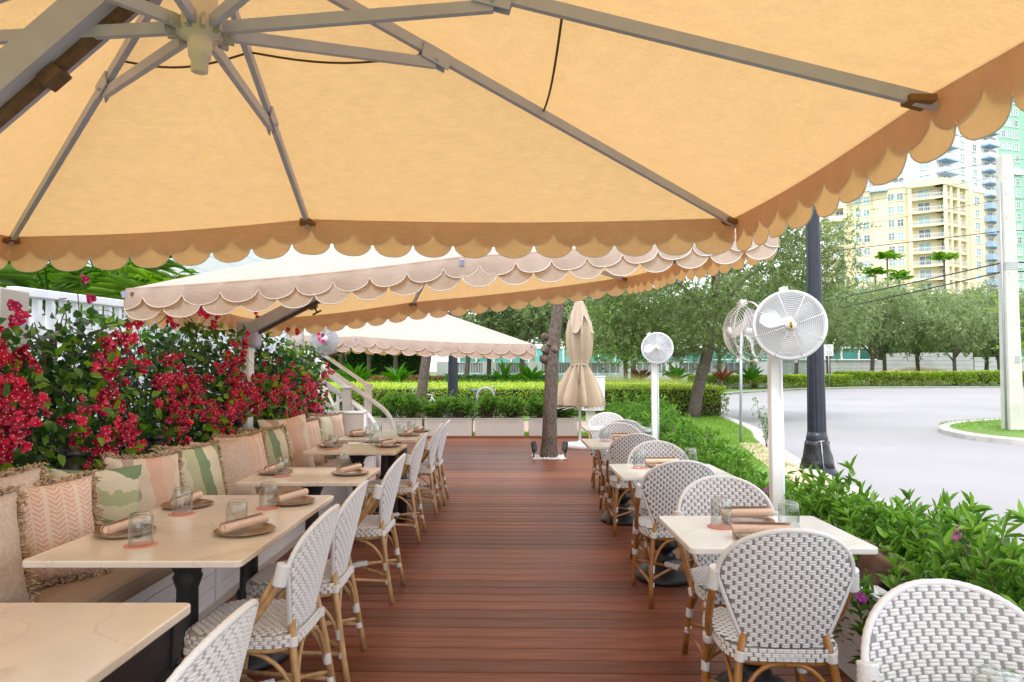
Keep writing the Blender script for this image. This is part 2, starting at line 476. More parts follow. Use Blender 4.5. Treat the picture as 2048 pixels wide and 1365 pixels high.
# ------------------------------------------------------------------ mesh helpers
class MB:
    def __init__(s):
        s.v, s.f, s.sm, s.mi = [], [], [], []
    def add(s, vs, fs, smooth=False, mi=0):
        o = len(s.v)
        s.v.extend([tuple(p) for p in vs])
        for f in fs:
            s.f.append([i + o for i in f]); s.sm.append(smooth); s.mi.append(mi)
        return s
    def box(s, c, d, M=None, mi=0):
        hx, hy, hz = d[0] / 2, d[1] / 2, d[2] / 2
        vs = [Vector((x * hx, y * hy, z * hz)) for z in (-1, 1) for y in (-1, 1) for x in (-1, 1)]
        if M: vs = [M @ p for p in vs]
        vs = [p + Vector(c) for p in vs]
        return s.add(vs, [(0, 2, 3, 1), (4, 5, 7, 6), (0, 1, 5, 4), (2, 6, 7, 3), (0, 4, 6, 2), (1, 3, 7, 5)], mi=mi)
    def beam(s, p, q, w, h, up=(0, 0, 1), mi=0):
        p, q = Vector(p), Vector(q)
        d = (q - p).normalized()
        a = d.cross(Vector(up)).normalized()
        b = a.cross(d).normalized()
        vs = []
        for e in (p, q):
            for i, j in ((-1, -1), (1, -1), (1, 1), (-1, 1)):
                vs.append(e + a * (i * w / 2) + b * (j * h / 2))
        return s.add(vs, [(3, 2, 1, 0), (4, 5, 6, 7), (0, 1, 5, 4), (1, 2, 6, 5), (2, 3, 7, 6), (3, 0, 4, 7)], mi=mi)
    def tube(s, pts, r, n=8, closed=False, mi=0, smooth=True):
        pts = [Vector(p) for p in pts]
        m = len(pts)
        rs = r if hasattr(r, '__len__') else [r] * m
        ts = []
        for i in range(m):
            a = pts[i - 1] if (i > 0 or closed) else pts[i]
            b = pts[(i + 1) % m] if (i < m - 1 or closed) else pts[i]
            t = (b - a)
            ts.append(t.normalized() if t.length > 1e-9 else Vector((0, 0, 1)))
        ref = Vector((0, 0, 1)) if abs(ts[0].z) < .9 else Vector((1, 0, 0))
        nrm = (ref - ts[0] * ref.dot(ts[0])).normalized()
        vs = []
        for i in range(m):
            nrm = nrm - ts[i] * nrm.dot(ts[i])
            nrm = nrm.normalized() if nrm.length > 1e-6 else Vector((1, 0, 0))
            bn = ts[i].cross(nrm)
            for k in range(n):
                a = 2 * PI * k / n
                vs.append(pts[i] + (nrm * math.cos(a) + bn * math.sin(a)) * rs[i])
        fs = []
        for i in range(m if closed else m - 1):
            j = (i + 1) % m
            for k in range(n):
                k2 = (k + 1) % n
                fs.append((i * n + k, i * n + k2, j * n + k2, j * n + k))
        s.add(vs, fs, smooth, mi)
        if not closed:
            o = len(s.v) - len(vs)
            s.f.append([o + k for k in range(n)][::-1]); s.sm.append(False); s.mi.append(mi)
            s.f.append([o + (m - 1) * n + k for k in range(n)]); s.sm.append(False); s.mi.append(mi)
        return s
    def lathe(s, prof, n=24, c=(0, 0, 0), mi=0, smooth=True, wob=None):
        vs, fs = [], []
        m = len(prof)
        for i, (r, z) in enumerate(prof):
            for k in range(n):
                a = 2 * PI * k / n
                rr = r * (wob(a, i) if wob else 1)
                vs.append((c[0] + rr * math.cos(a), c[1] + rr * math.sin(a), c[2] + z))
        for i in range(m - 1):
            for k in range(n):
                k2 = (k + 1) % n
                fs.append((i * n + k, i * n + k2, (i + 1) * n + k2, (i + 1) * n + k))
        s.add(vs, fs, smooth, mi)
        o = len(s.v) - len(vs)
        if prof[0][0] > 1e-6:
            s.f.append([o + k for k in range(n)][::-1]); s.sm.append(False); s.mi.append(mi)
        if prof[-1][0] > 1e-6:
            s.f.append([o + (m - 1) * n + k for k in range(n)]); s.sm.append(False); s.mi.append(mi)
        return s
    def prism(s, poly, z0, z1, mi=0):
        n = len(poly)
        vs = [(x, y, z0) for x, y in poly] + [(x, y, z1) for x, y in poly]
        fs = [list(range(n))[::-1], list(range(n, 2 * n))]
        for i in range(n):
            j = (i + 1) % n
            fs.append([i, j, n + j, n + i])
        return s.add(vs, fs, mi=mi)
    def grid(s, P, smooth=True, mi=0, flip=False):
        """P: rows of points"""
        m, n = len(P), len(P[0])
        vs = [p for row in P for p in row]
        fs = []
        for i in range(m - 1):
            for j in range(n - 1):
                f = (i * n + j, i * n + j + 1, (i + 1) * n + j + 1, (i + 1) * n + j)
                fs.append(f[::-1] if flip else f)
        return s.add(vs, fs, smooth, mi)
    def mesh(s, name, mats, off=None):
        me = bpy.data.meshes.new(name)
        vs = s.v if off is None else [(p[0] - off[0], p[1] - off[1], p[2] - off[2]) for p in s.v]
        me.from_pydata(vs, [], s.f)
        me.polygons.foreach_set('use_smooth', s.sm)
        mats = mats if isinstance(mats, (list, tuple)) else [mats]
        for m in mats: me.materials.append(m)
        if len(mats) > 1: me.polygons.foreach_set('material_index', s.mi)
        me.update()
        return me
    def build(s, name, mats, parent=None, bevel=0, world=False, loc=None, seg=2):
        off = None
        if world and parent is not None:
            off = ORG[parent.name]
        elif loc is not None and parent is None:
            off = loc
        o = bpy.data.objects.new(name, s.mesh(name, mats, off))
        link(o, parent)
        if loc is not None: o.location = loc
        if bevel: add_bevel(o, bevel, seg)
        return o

ORG = {}
def link(o, parent=None):
    COL.objects.link(o)
    if parent is not None:
        o.parent = parent
        ORG[o.name] = ORG.get(parent.name, Vector((0, 0, 0)))
    return o
def add_bevel(o, w, seg=2):
    md = o.modifiers.new('bevel', 'BEVEL')
    md.width = w; md.segments = seg; md.limit_method = 'ANGLE'; md.angle_limit = R(40)
def tag(o, label=None, cat=None, group=None, kind=None):
    if label: o['label'] = label
    if cat: o['category'] = cat
    if group: o['group'] = group
    if kind: o['kind'] = kind
    return o
def thing(name, label, cat, loc=(0, 0, 0), rz=0, group=None):
    o = bpy.data.objects.new(name, None)
    o.empty_display_size = .1
    COL.objects.link(o)
    o.location = loc; o.rotation_euler = (0, 0, rz)
    ORG[o.name] = Vector(loc)
    return tag(o, label, cat, group)
def inst(name, me, parent, loc=(0, 0, 0), rot=None, scale=None, M=None):
    o = bpy.data.objects.new(name, me)
    link(o, parent)
    if M is not None: o.matrix_local = M
    else:
        o.location = loc
        if rot: o.rotation_euler = rot
        if scale: o.scale = scale
    return o
KIDS = {}
def kids(o):
    return [c for c in COL.objects if c.parent is o]
def tree_of(root, allobjs):
    return root
def copy_tree(root, loc, rz, label, group=None):
    """copy of a thing with its parts and sub-parts (mesh data shared)"""
    r = root.copy(); COL.objects.link(r)
    r.location = loc; r.rotation_euler = (0, 0, rz); r['label'] = label
    if group: r['group'] = group
    ORG[r.name] = Vector(loc)
    for ch in root.children:
        c = ch.copy(); COL.objects.link(c); c.parent = r
        for g in ch.children:
            d = g.copy(); COL.objects.link(d); d.parent = c
    return r
def structure(name, mb, m, bevel=0):
    return tag(mb.build(name, m, bevel=bevel), kind='structure')

# ---- leaves: numpy batches
def unit(a):
    return a / np.maximum(np.linalg.norm(a, axis=1, keepdims=True), 1e-9)
def rdir(n):
    return unit(rng.normal(size=(n, 3)))
TPL4 = (np.array([[0, 0, 0], [.45, -.5, .0], [1, 0, 0], [.45, .5, .0]]), [[0, 1, 2, 3]])
TPL6 = (np.array([[0, 0, 0], [.28, -.46, .10], [.66, -.36, .06], [1, 0, -.10], [.66, .36, .06], [.28, .46, .10]]), [[0, 1, 2, 3], [0, 3, 4, 5]])
TPL3 = (np.array([[0, -.5, 0], [0, .5, 0], [1, 0, 0]]), [[0, 1, 2]])
def leaf_mesh(name, P, D, N, Ln, W, m, tpl=TPL4, rnd=None):
    T, F = tpl
    n, k = len(P), len(T)
    D = unit(D)
    S = unit(np.cross(N, D))
    N = np.cross(D, S)
    Ln = np.broadcast_to(np.asarray(Ln, float), (n,))
    W = np.broadcast_to(np.asarray(W, float), (n,))
    V = (P[:, None, :] + D[:, None, :] * (T[None, :, 0, None] * Ln[:, None, None])
         + S[:, None, :] * (T[None, :, 1, None] * W[:, None, None]) + N[:, None, :] * (T[None, :, 2, None] * Ln[:, None, None]))
    V = V.reshape(-1, 3).astype(np.float32)
    me = bpy.data.meshes.new(name)
    me.vertices.add(n * k)
    me.vertices.foreach_set('co', V.ravel())
    nf, fl = len(F), len(F[0])
    idx = (np.arange(n)[:, None, None] * k + np.array(F)[None]).reshape(-1).astype(np.int32)
    me.loops.add(len(idx))
    me.loops.foreach_set('vertex_index', idx)
    me.polygons.add(n * nf)
    me.polygons.foreach_set('loop_start', (np.arange(n * nf) * fl).astype(np.int32))
    me.polygons.foreach_set('loop_total', np.full(n * nf, fl, np.int32))
    at = me.attributes.new('rnd', 'FLOAT', 'POINT')
    r = rng.random(n) if rnd is None else np.clip(rnd, 0, 1)
    at.data.foreach_set('value', np.repeat(r, k).astype(np.float32))
    me.materials.append(m)
    me.update(calc_edges=True)
    return me
def leaf_obj(name, me, parent=None, stuff=True):
    o = bpy.data.objects.new(name, me)
    link(o, parent)
    if stuff: o['kind'] = 'stuff'
    return o
def off_local(P, root):
    return P - np.array(ORG[root.name])[None]
def single_leaf(name, m, fold=True):
    T, F = TPL6
    me = bpy.data.meshes.new(name)
    me.from_pydata([(x, y, z) for x, y, z in T], [], F)
    me.materials.append(m)
    me.polygons.foreach_set('use_smooth', [True] * len(F))
    return me
def leaf_parts(parent, me, P, D, N, Ln, W, name='leaf'):
    """each leaf an object of its own, sharing one mesh"""
    D = unit(D); S = unit(np.cross(N, D)); N = np.cross(D, S)
    for i in range(len(P)):
        l, w = float(Ln[i]), float(W[i])
        d, s, n = D[i] * l, S[i] * w, N[i] * l
        inst(name, me, parent, M=Matrix(((d[0], s[0], n[0], P[i][0]), (d[1], s[1], n[1], P[i][1]), (d[2], s[2], n[2], P[i][2]), (0, 0, 0, 1))))

def rot_xy(p, a):
    return (p[0] * math.cos(a) - p[1] * math.sin(a), p[0] * math.sin(a) + p[1] * math.cos(a))
def lerp(a, b, t):
    return a + (b - a) * t
def bez(p0, p1, p2, n=10):
    p0, p1, p2 = Vector(p0), Vector(p1), Vector(p2)
    return [p0 * (1 - t) ** 2 + p1 * 2 * t * (1 - t) + p2 * t * t for t in [i / n for i in range(n + 1)]]

# ================================================================== THE SETTING
structure('ground', MB().box((0, 400, -.26), (2400, 2400, .2)), MT['ground'])
ROAD_EDGE = [(3.75, -6), (3.9, 2), (4.0, 6), (4.34, 8.84), (4.75, 11.3), (5.5, 14.8), (6.2, 17.2), (6.7, 20.3), (7.1, 23.5), (7.2, 26.0), (7.12, 28.2), (7.6, 31), (9.07, 36.3), (11.4, 41.5), (14.8, 46.3), (20.3, 53.0), (28, 59.5), (38, 63.5), (60, 64.5), (140, 64.5)]
def smooth_line(pts, k=4):
    out = []
    n = len(pts)
    for i in range(n - 1):
        p0, p1, p2, p3 = pts[max(i - 1, 0)], pts[i], pts[i + 1], pts[min(i + 2, n - 1)]
        for j in range(k):
            t = j / k
            out.append(tuple(.5 * ((2 * p1[a]) + (-p0[a] + p2[a]) * t + (2 * p0[a] - 5 * p1[a] + 4 * p2[a] - p3[a]) * t * t + (-p0[a] + 3 * p1[a] - 3 * p2[a] + p3[a]) * t ** 3) for a in (0, 1)))
    out.append(pts[-1])
    return out
RE = smooth_line(ROAD_EDGE)
structure('road', MB().prism(RE[::-1] + [(3.75, -6.01), (140, -6)], -.158, -.15), MT['road'])
structure('lawn', MB().prism([(-60, -6)] + RE[:] + [(140, 110), (-60, 110)], -.157, -.045), MT['lawn'])
def offset_line(pts, d):
    out = []
    for i in range(len(pts)):
        a = Vector(pts[max(i - 1, 0)]); b = Vector(pts[min(i + 1, len(pts) - 1)])
        t = (b - a).normalized()
        out.append((pts[i][0] + t.y * d, pts[i][1] - t.x * d))
    return out
def kerb(name, line, w, z0, z1, m):
    a = offset_line(line, .0); b = offset_line(line, w)
    mb = MB()
    P = [[(x, y, z0) for x, y in b], [(x, y, z1 - .03) for x, y in b], [(lerp(x, u, .2), lerp(y, v, .2), z1) for (x, y), (u, v) in zip(b, a)], [(x, y, z1) for x, y in a], [(x, y, z0) for x, y in a]]
    mb.grid(P, smooth=False)
    return structure(name, mb, m)
kerb('kerb', RE, -.22, -.16, -.015, MT['kerb'])
kerb('near_kerb', RE[12:20], -.75, -.16, -.035, MT['sandy'])
isl = smooth_line([(40, 12.2), (24, 12.6), (16, 13.1), (12.4, 13.7), (11.0, 14.9), (10.85, 16.4), (11.6, 18.2), (13.6, 20.0), (18, 21.9), (26, 23.2), (40, 24)])
structure('island_lawn', MB().prism(isl[::-1], -.157, -.03), MT['lawn'])
kerb('island_kerb', isl[::-1], .22, -.16, -.012, MT['kerb'])
structure('brick_path', MB().box((-4, 18.3, -.046), (15.5, 3.6, .01)), MT['paver'])

# deck: every board its own piece
deck = tag(MB().box((-.6, 7.2, -.07), (4.5, 14.9, .07)).build('deck', MT['under']), kind='structure')
ORG[deck.name] = Vector((0, 0, 0))
bw, bl, bt = .1376, 4.5, .026
prof = [(-bw / 2, -bt), (bw / 2, -bt), (bw / 2, -.004), (bw / 2 - .004, 0), (-bw / 2 + .004, 0), (-bw / 2, -.004)]
bm_ = MB()
vs = [(sx * bl / 2, y, z) for sx in (-1, 1) for y, z in prof]
bm_.add(vs, [list(range(6)), list(range(6, 12))[::-1]] + [[i, 6 + i, 6 + (i + 1) % 6, (i + 1) % 6] for i in range(6)])
bme = bm_.mesh('deck_board', MT['board'])
for i in range(103):
    y = .12 + i * .1425
    if y > 14.62: break
    inst('deck_board', bme, deck, loc=(-.6, y + .012, random.uniform(-.0012, .0008)), rot=(random.uniform(-.004, .004), 0, R(-1.15)))
structure('deck_edge_board', MB().box((-.6, 14.765, .004), (4.5, .05, .07)), MT['fascia'])

# dry leaves on the boards
for i, (x, y, r, s) in enumerate([(-.27, 4.75, .4, .05), (.62, 4.3, 1.8, .03), (-1.02, 13.6, 0, .04), (-.42, 13.2, 1, .04), (.1, 12.4, 2, .05), (.55, 7.9, .2, .05), (-.6, 13.9, 2.2, .04)]):
    mb = MB(); mb.add([(0, 0, .004), (s * .5, -.3 * s, .012), (s, 0, .006), (s * .5, .3 * s, .012)], [(0, 1, 2), (0, 2, 3)])
    o = mb.build('fallen_leaf', MT['dry'], loc=(x, y, .002)); o.rotation_euler = (0, 0, r)
    tag(o, ['curled brown leaf in the middle of the deck aisle', 'dark leaf scrap on the deck near the right chairs', 'dry leaf near the far edge of the deck, leftmost', 'dry leaf on deck in front of the second planter', 'dark leaf on deck left of the tree trunk', 'dark leaf on deck beside the second right table', 'dry leaf on the boards just before the far deck edge'][i], 'leaf', 'fallen leaves on the deck')

# ================================================================== UMBRELLAS
def umbrella(label, NL, NR, FR, FL, peak, mids, hub_z, mast, elbow_z, joints, hub_r=.055, seams=True, arm_w=.13, rib_mat='alu', n_sc=None):
    NL, NR, FR, FL, peak = [Vector(p) for p in (NL, NR, FR, FL, peak)]
    root = thing('cantilever_umbrella', label, 'umbrella', (mast[0], mast[1], 0), group='cantilever umbrellas')
    mid = {'N': (NL + NR) / 2, 'R': (NR + FR) / 2, 'F': (FR + FL) / 2, 'L': (FL + NL) / 2}
    for k, v in mids.items(): mid[k] = Vector(v)
    ring = [NL, mid['N'], NR, mid['R'], FR, mid['F'], FL, mid['L']]
    def edge(k, s):
        A, B = ring[k], ring[(k + 1) % 8]
        p = A.lerp(B, s)
        p.z -= .022 * math.sin(PI * s)
        return p
    can = MB()
    for k in range(8):
        rows = []
        for i in range(29):
            t = i / 28
            row = []
            for j in range(29):
                s = j / 28
                p = peak.lerp(edge(k, s), t)
                p.z -= .045 * math.sin(PI * s) * math.sin(PI * t) + (.007 * mnoise.noise((p.x * 2.2, p.y * 2.2, k)) + .005 * mnoise.noise((p.x * 6, p.y * 5, k + 9))) * math.sin(PI * s) * math.sin(PI * t)
                row.append(p)
            rows.append(row)
        can.grid(rows)
    can.build('canopy', MT['canopy'], root, world=True)
    cen = (NL + NR + FR + FL) / 4
    PITCH = .227
    for side, k0 in (('N', 0), ('R', 2), ('F', 4), ('L', 6)):
        A, B = ring[k0], ring[(k0 + 2) % 8]
        e = (B - A); ln = e.length
        out = Vector((e.y, -e.x, 0)).normalized()
        if out.dot(A - cen) < 0: out = -out
        nsc = round(ln / PITCH)
        M_ = ring[k0 + 1]
        la, lb = (M_ - A).length, (B - M_).length
        def ept(s):
            d = s * (la + lb)
            return edge(k0, d / la) if d < la else edge((k0 + 1) % 8, (d - la) / lb)
        for layer in (0, 1):
            notch, bot, off, ph = ((.060, .128, .009, .5), (.116, .196, .0, 0.))[layer]
            mb, tr = MB(), []
            cols = []
            q = nsc * 14
            for i in range(q + 1):
                s = i / q
                f = (s * nsc + ph) % 1.0
                dep = notch + (bot - notch) * (max(0, 1 - abs(2 * f - 1) ** 2.3)) ** .6
                wv = .016 * mnoise.noise((s * 9, layer, k0)) + .006 * mnoise.noise((s * 40, layer, k0)) + .014 * mnoise.noise((math.floor(s * nsc + ph) * 1.7 + .5, layer + .3, k0 + .5))
                p = ept(s)
                col = []
                for g in (0, .3, .6, 1):
                    z = p.z - dep * g + .007 * (1 - g)
                    col.append(Vector((p.x, p.y, z)) + out * (off * min(1, g * 1.5) + .006 * min(1, g * 3) - .004 + wv * g * g + (.006 * math.sin(2 * PI * s * nsc) * g)))
                cols.append(col)
                tr.append(col[-1])
            mb.grid(cols)
            v = mb.build('valance', MT['valance'], root, world=True)
            MB().tube(tr, .0032, 5).build('piping', MT['trim'], v, world=True)
    # frame
    cx, cy = peak.x, peak.y
    hub = MB()
    hub.lathe([(.016, -.112), (.025, -.108), (.026, -.066), (.033, -.064), (.037, -.012), (.037, .0), (.068, .004), (.074, .03), (.06, .045), (.05, .09), (.05, .16), (.036, .165), (.036, peak.z - hub_z - .04)], 20, (cx, cy, hub_z))
    h = hub.build('hub', MT['alu_cream'], root, world=True)
    for k in range(12):
        a = 2 * PI * k / 12
        MB().box((cx + .084 * math.cos(a), cy + .084 * math.sin(a), hub_z + .018), (.03, .012, .04), Matrix.Rotation(a, 3, 'Z')).build('clevis', MT['galv'], h, world=True)
    for k in range(8):
        E_ = ring[k]
        top = peak + Vector((0, 0, -.03))
        end = E_ + Vector((0, 0, -.03)) + (E_ - peak).normalized() * .02
        rib = MB().beam(top, end, .022, .040).build('rib', MT[rib_mat], root, world=True)
        t = joints[k]
        J = top.lerp(end, t)
        d = (end - top).normalized()
        side = d.cross(Vector((0, 0, 1))).normalized()
        br = MB()
        for sgn in (-1, 1):
            br.beam(J - d * .06 + side * (.016 * sgn) - Vector((0, 0, .015)), J + d * .06 + side * (.016 * sgn) - Vector((0, 0, .015)), .006, .062)
        br.tube([J - side * .03 - Vector((0, 0, .03)), J + side * .03 - Vector((0, 0, .03))], .007, 6)
        br.build('joint', MT['alu'], rib, world=True)
        dd = Vector((E_.x - cx, E_.y - cy, 0)).normalized()
        MB().beam(Vector((cx, cy, hub_z + .03)) + dd * .07, J - Vector((0, 0, .04)), .021, .037).build('strut', MT[rib_mat], root, world=True)
        tb = MB()
        u_ = Vector((0, 0, 1)).cross(dd).normalized()
        tb.add([E_ - dd * .02 + u_ * .045 - Vector((0, 0, .02)), E_ - dd * .02 - u_ * .045 - Vector((0, 0, .02)), E_ - dd * .09 - u_ * .028 + Vector((0, 0, -.012)), E_ - dd * .09 + u_ * .028 + Vector((0, 0, -.012)),
                E_ - dd * .02 + u_ * .045 - Vector((0, 0, .040)), E_ - dd * .02 - u_ * .045 - Vector((0, 0, .040)), E_ - dd * .09 - u_ * .028 + Vector((0, 0, -.03)), E_ - dd * .09 + u_ * .028 + Vector((0, 0, -.03))],
               [(0, 1, 2, 3), (7, 6, 5, 4), (0, 4, 5, 1), (1, 5, 6, 2), (2, 6, 7, 3), (3, 7, 4, 0)])
        tb.build('rib_pocket', MT['tab'], rib, world=True)
    if seams:
        sm = MB()
        for k, t in ((4, .31), (5, .31), (3, .5)):
            pts = []
            for j in range(13):
                s = j / 12
                p = peak.lerp(edge(k, s), t); p.z -= .045 * math.sin(PI * s) * math.sin(PI * t) + .012
                pts.append(p)
            sm.tube(pts, .0045, 5)
        sm.build('tension_cord', MT['dirtcord'], root, world=True)
    # mast and raised arm
    mx, my = mast
    mm = MB(); mm.box((mx, my, elbow_z / 2), (.10, .13, elbow_z))
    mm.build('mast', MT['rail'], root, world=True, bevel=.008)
    MB().box((mx, my, .03), (.5, .5, .06)).build('base_plate', MT['galv'], root, world=True, bevel=.01)
    e0 = Vector((mx, my, elbow_z)); e1 = Vector((cx, cy, peak.z - .02))
    dr = (e1 - e0).normalized()
    el = MB(); el.box((mx + .02, my, elbow_z - .02), (.2, .15, .26))
    el.build('elbow', MT['alu'], root, world=True, bevel=.03)
    arm = MB().beam(e0 - dr * .05, e1, arm_w, .10).build('arm', MT['alu'], root, world=True)
    up = (dr.cross(Vector((0, 1, 0)))).normalized()
    if up.z > 0: up = -up
    trk = MB().beam(e0 + dr * .1 + up * .062, e1 - dr * .1 + up * .062, .035, .024)
    for q in (.3, .55, .7):
        trk.beam(e0.lerp(e1, q) + up * .075, e0.lerp(e1, q + .03) + up * .075, .055, .04)
    trk.build('track', MT['brown'], arm, world=True)
    hd = MB(); hp = e0.lerp(e1, .32) + up * .09
    hd.tube([hp, hp + up * .05], .008, 6); hd.tube([hp + up * .05 - dr * .045, hp + up * .05 + dr * .045], .009, 6)
    hd.build('handle', MT['brown'], arm, world=True)
    return root

umbrella('large amber-lit beige umbrella spread overhead across the top of the photo',
         (-2.80, .36, 2.19), (1.33, .36, 2.28), (1.246, 3.78, 2.291), (-2.801, 3.78, 2.184), (-.97, 2.08, 2.875),
         {'F': (-1.137, 3.78, 2.283), 'R': (1.289, 2.045, 2.285)}, 2.475, (-2.75, 2.12), 1.30,
         [.36, .5, .3, .40, .3, .5, .36, .5])
umbrella('second beige umbrella, tilted, with double scalloped edge above the bougainvillea',
         (-2.36, 4.15, 1.937), (1.725, 4.4, 2.372), (1.301, 7.75, 2.506), (-2.705, 7.4, 1.994), (-.51, 5.92, 2.74),
         {'F': (-1.097, 7.5, 2.194)}, 2.35, (-2.45, 6.3), 1.80, [.36, .5, .3, .5, .3, .5, .36, .5])
umbrella('farthest open umbrella, white on top, beside the white stair rails',
         (-3.0, 9.12, 1.93), (.298, 8.85, 1.777), (.33, 12.3, 1.86), (-2.95, 12.5, 1.96), (-1.129, 10.6, 2.36),
         {'N': (-2.046, 9.0, 1.888)}, 2.0, (-3.45, 10.95), 1.55, [.36, .5, .3, .5, .3, .5, .36, .5])

# closed umbrella on a round white base
cu = thing('closed_umbrella', 'folded tan umbrella tied at its waist on a round white base', 'umbrella', (1.268, 12.8, 0))
MB().lathe([(.31, 0), (.31, .075), (.29, .095), (.05, .10), (.04, .14), (.0, .14)], 40).build('base', MT['white'], cu)
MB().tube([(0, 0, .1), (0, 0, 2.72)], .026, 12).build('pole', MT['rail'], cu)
def folded(prof, nf, amp, phase, seed):
    mb = MB(); rows = []
    for i, (r, z) in enumerate(prof):
        row = []
        for k in range(73):
            a = 2 * PI * k / 72
            w = math.sin(nf * a + phase + .25 * z) + .4 * math.sin((nf * 2 + 1) * a + seed)
            row.append((r * (1 + amp[i] * w) * math.cos(a), r * (1 + amp[i] * w) * math.sin(a), z + .018 * math.sin(nf * a) * amp[i] * 3))
        rows.append(row)
    return mb.grid(rows)
cl = folded([(.10, 2.66), (.15, 2.45), (.19, 2.2), (.19, 1.95), (.17, 1.72), (.135, 1.55), (.19, 1.40), (.25, 1.2), (.31, 1.0), (.34, .86), (.33, .78)], 8, [.12, .2, .3, .34, .34, .2, .34, .42, .46, .5, .5], .3, 2).build('cloth', MT['folded'], cu)
ed = []
for k in range(145):
    a = 2 * PI * k / 144
    w = math.sin(8 * a + .3 + .25 * .78) + .4 * math.sin(17 * a + 2)
    r = .33 * (1 + .5 * w)
    ed.append((r * math.cos(a), r * math.sin(a), .78 - .05 * abs(math.sin(9 * a))))
top = folded([(.33, .79), (.335, .74)], 8, [.4, .4], .3, 2)
MB().tube(ed[:-1], .006, 5, closed=True).build('piping', MT['trim'], cl)
sk = MB(); rows = []
for i in range(7):
    t = i / 6
    row = []
    for k in range(97):
        a = 2 * PI * k / 96
        sc4 = abs(math.cos(2 * (a + .4))) ** 1.4
        r = lerp(.085, .17 + .10 * sc4, t)
        z = 2.715 - t * (.20 + .36 * sc4) - .02 * t
        row.append((r * math.cos(a) * (1 + .05 * math.sin(12 * a)), r * math.sin(a) * (1 + .05 * math.sin(12 * a)), z))
    rows.append(row)
sk.grid(rows)
vent = sk.build('top_flap', MT['folded'], cu)
MB().tube([(p[0], p[1], p[2]) for p in rows[-1][:-1]], .006, 5, closed=True).build('piping', MT['trim'], vent)
MB().lathe([(.0, 2.75), (.07, 2.74), (.085, 2.715)][::-1], 20).build('cap', MT['trim'], cu)
MB().tube([(.155 * math.cos(a), .155 * math.sin(a), 1.55 + .01 * math.sin(3 * a)) for a in [2 * PI * i / 24 for i in range(24)]], .016, 6, closed=True).tube([(-.03, -.16, 1.55), (-.05, -.20, 1.45), (-.03, -.21, 1.2)], .012, 6).build('tie', MT['folded'], cu)

# ================================================================== BANQUETTE
bq = thing('banquette', 'long white bench with taupe seat cushions below the flowers', 'bench', (-2.1, 5.4, 0))
def wb(mb, name, m, parent=bq, bevel=0): return mb.build(name, m, parent, bevel=bevel, world=True)
BX = -1.80
Y0, Y1 = .6, 9.0
secs = [(.6, 2.46), (2.46, 4.22), (4.22, 5.95), (5.95, 7.5), (7.5, 9.0)]
for a, b in secs:
    rows_z = [.05 + i * .088 for i in range(4)]
    for z in rows_z:
        wb(MB().box((BX - .012, (a + b) / 2, z + .0425), (.022, b - a - .052, .084)), 'plank', MT['shiplap'])
    wb(MB().box((BX - .006, b - .0, .215), (.034, .05, .39)), 'stile', MT['shiplap'])
    c = MB().box((BX - .24, (a + b) / 2, .435), (.60, b - a - .008, .095))
    wb(c, 'seat_cushion', MT['cushion'], bevel=.035)
wb(MB().box((BX + .004, (Y0 + Y1) / 2, .026), (.02, Y1 - Y0, .05)), 'toe_kick', MT['railgrey'])
wb(MB().box((BX - .30, (Y0 + Y1) / 2, .20), (.55, Y1 - Y0 - .02, .37)), 'carcass', MT['shiplap'])
for a, b in secs:
    wb(MB().box((BX - .56, (a + b) / 2, .62), (.09, b - a - .01, .34)), 'back_cushion', MT['cushion'], bevel=.03)
ep = MB().box((-2.215, 9.06, .60), (.54, .05, .56))
wb(ep, 'end_panel', MT['panelbeige'], bevel=.006)
wb(MB().box((-2.215, 9.06, .895), (.6, .07, .03)).box((-1.935, 9.06, .56), (.035, .07, .66)), 'end_frame', MT['rail'])
wb(MB().box((-2.2, 8.85, .50), (.5, .3, .03)), 'end_seat_edge', MT['panelbeige'])

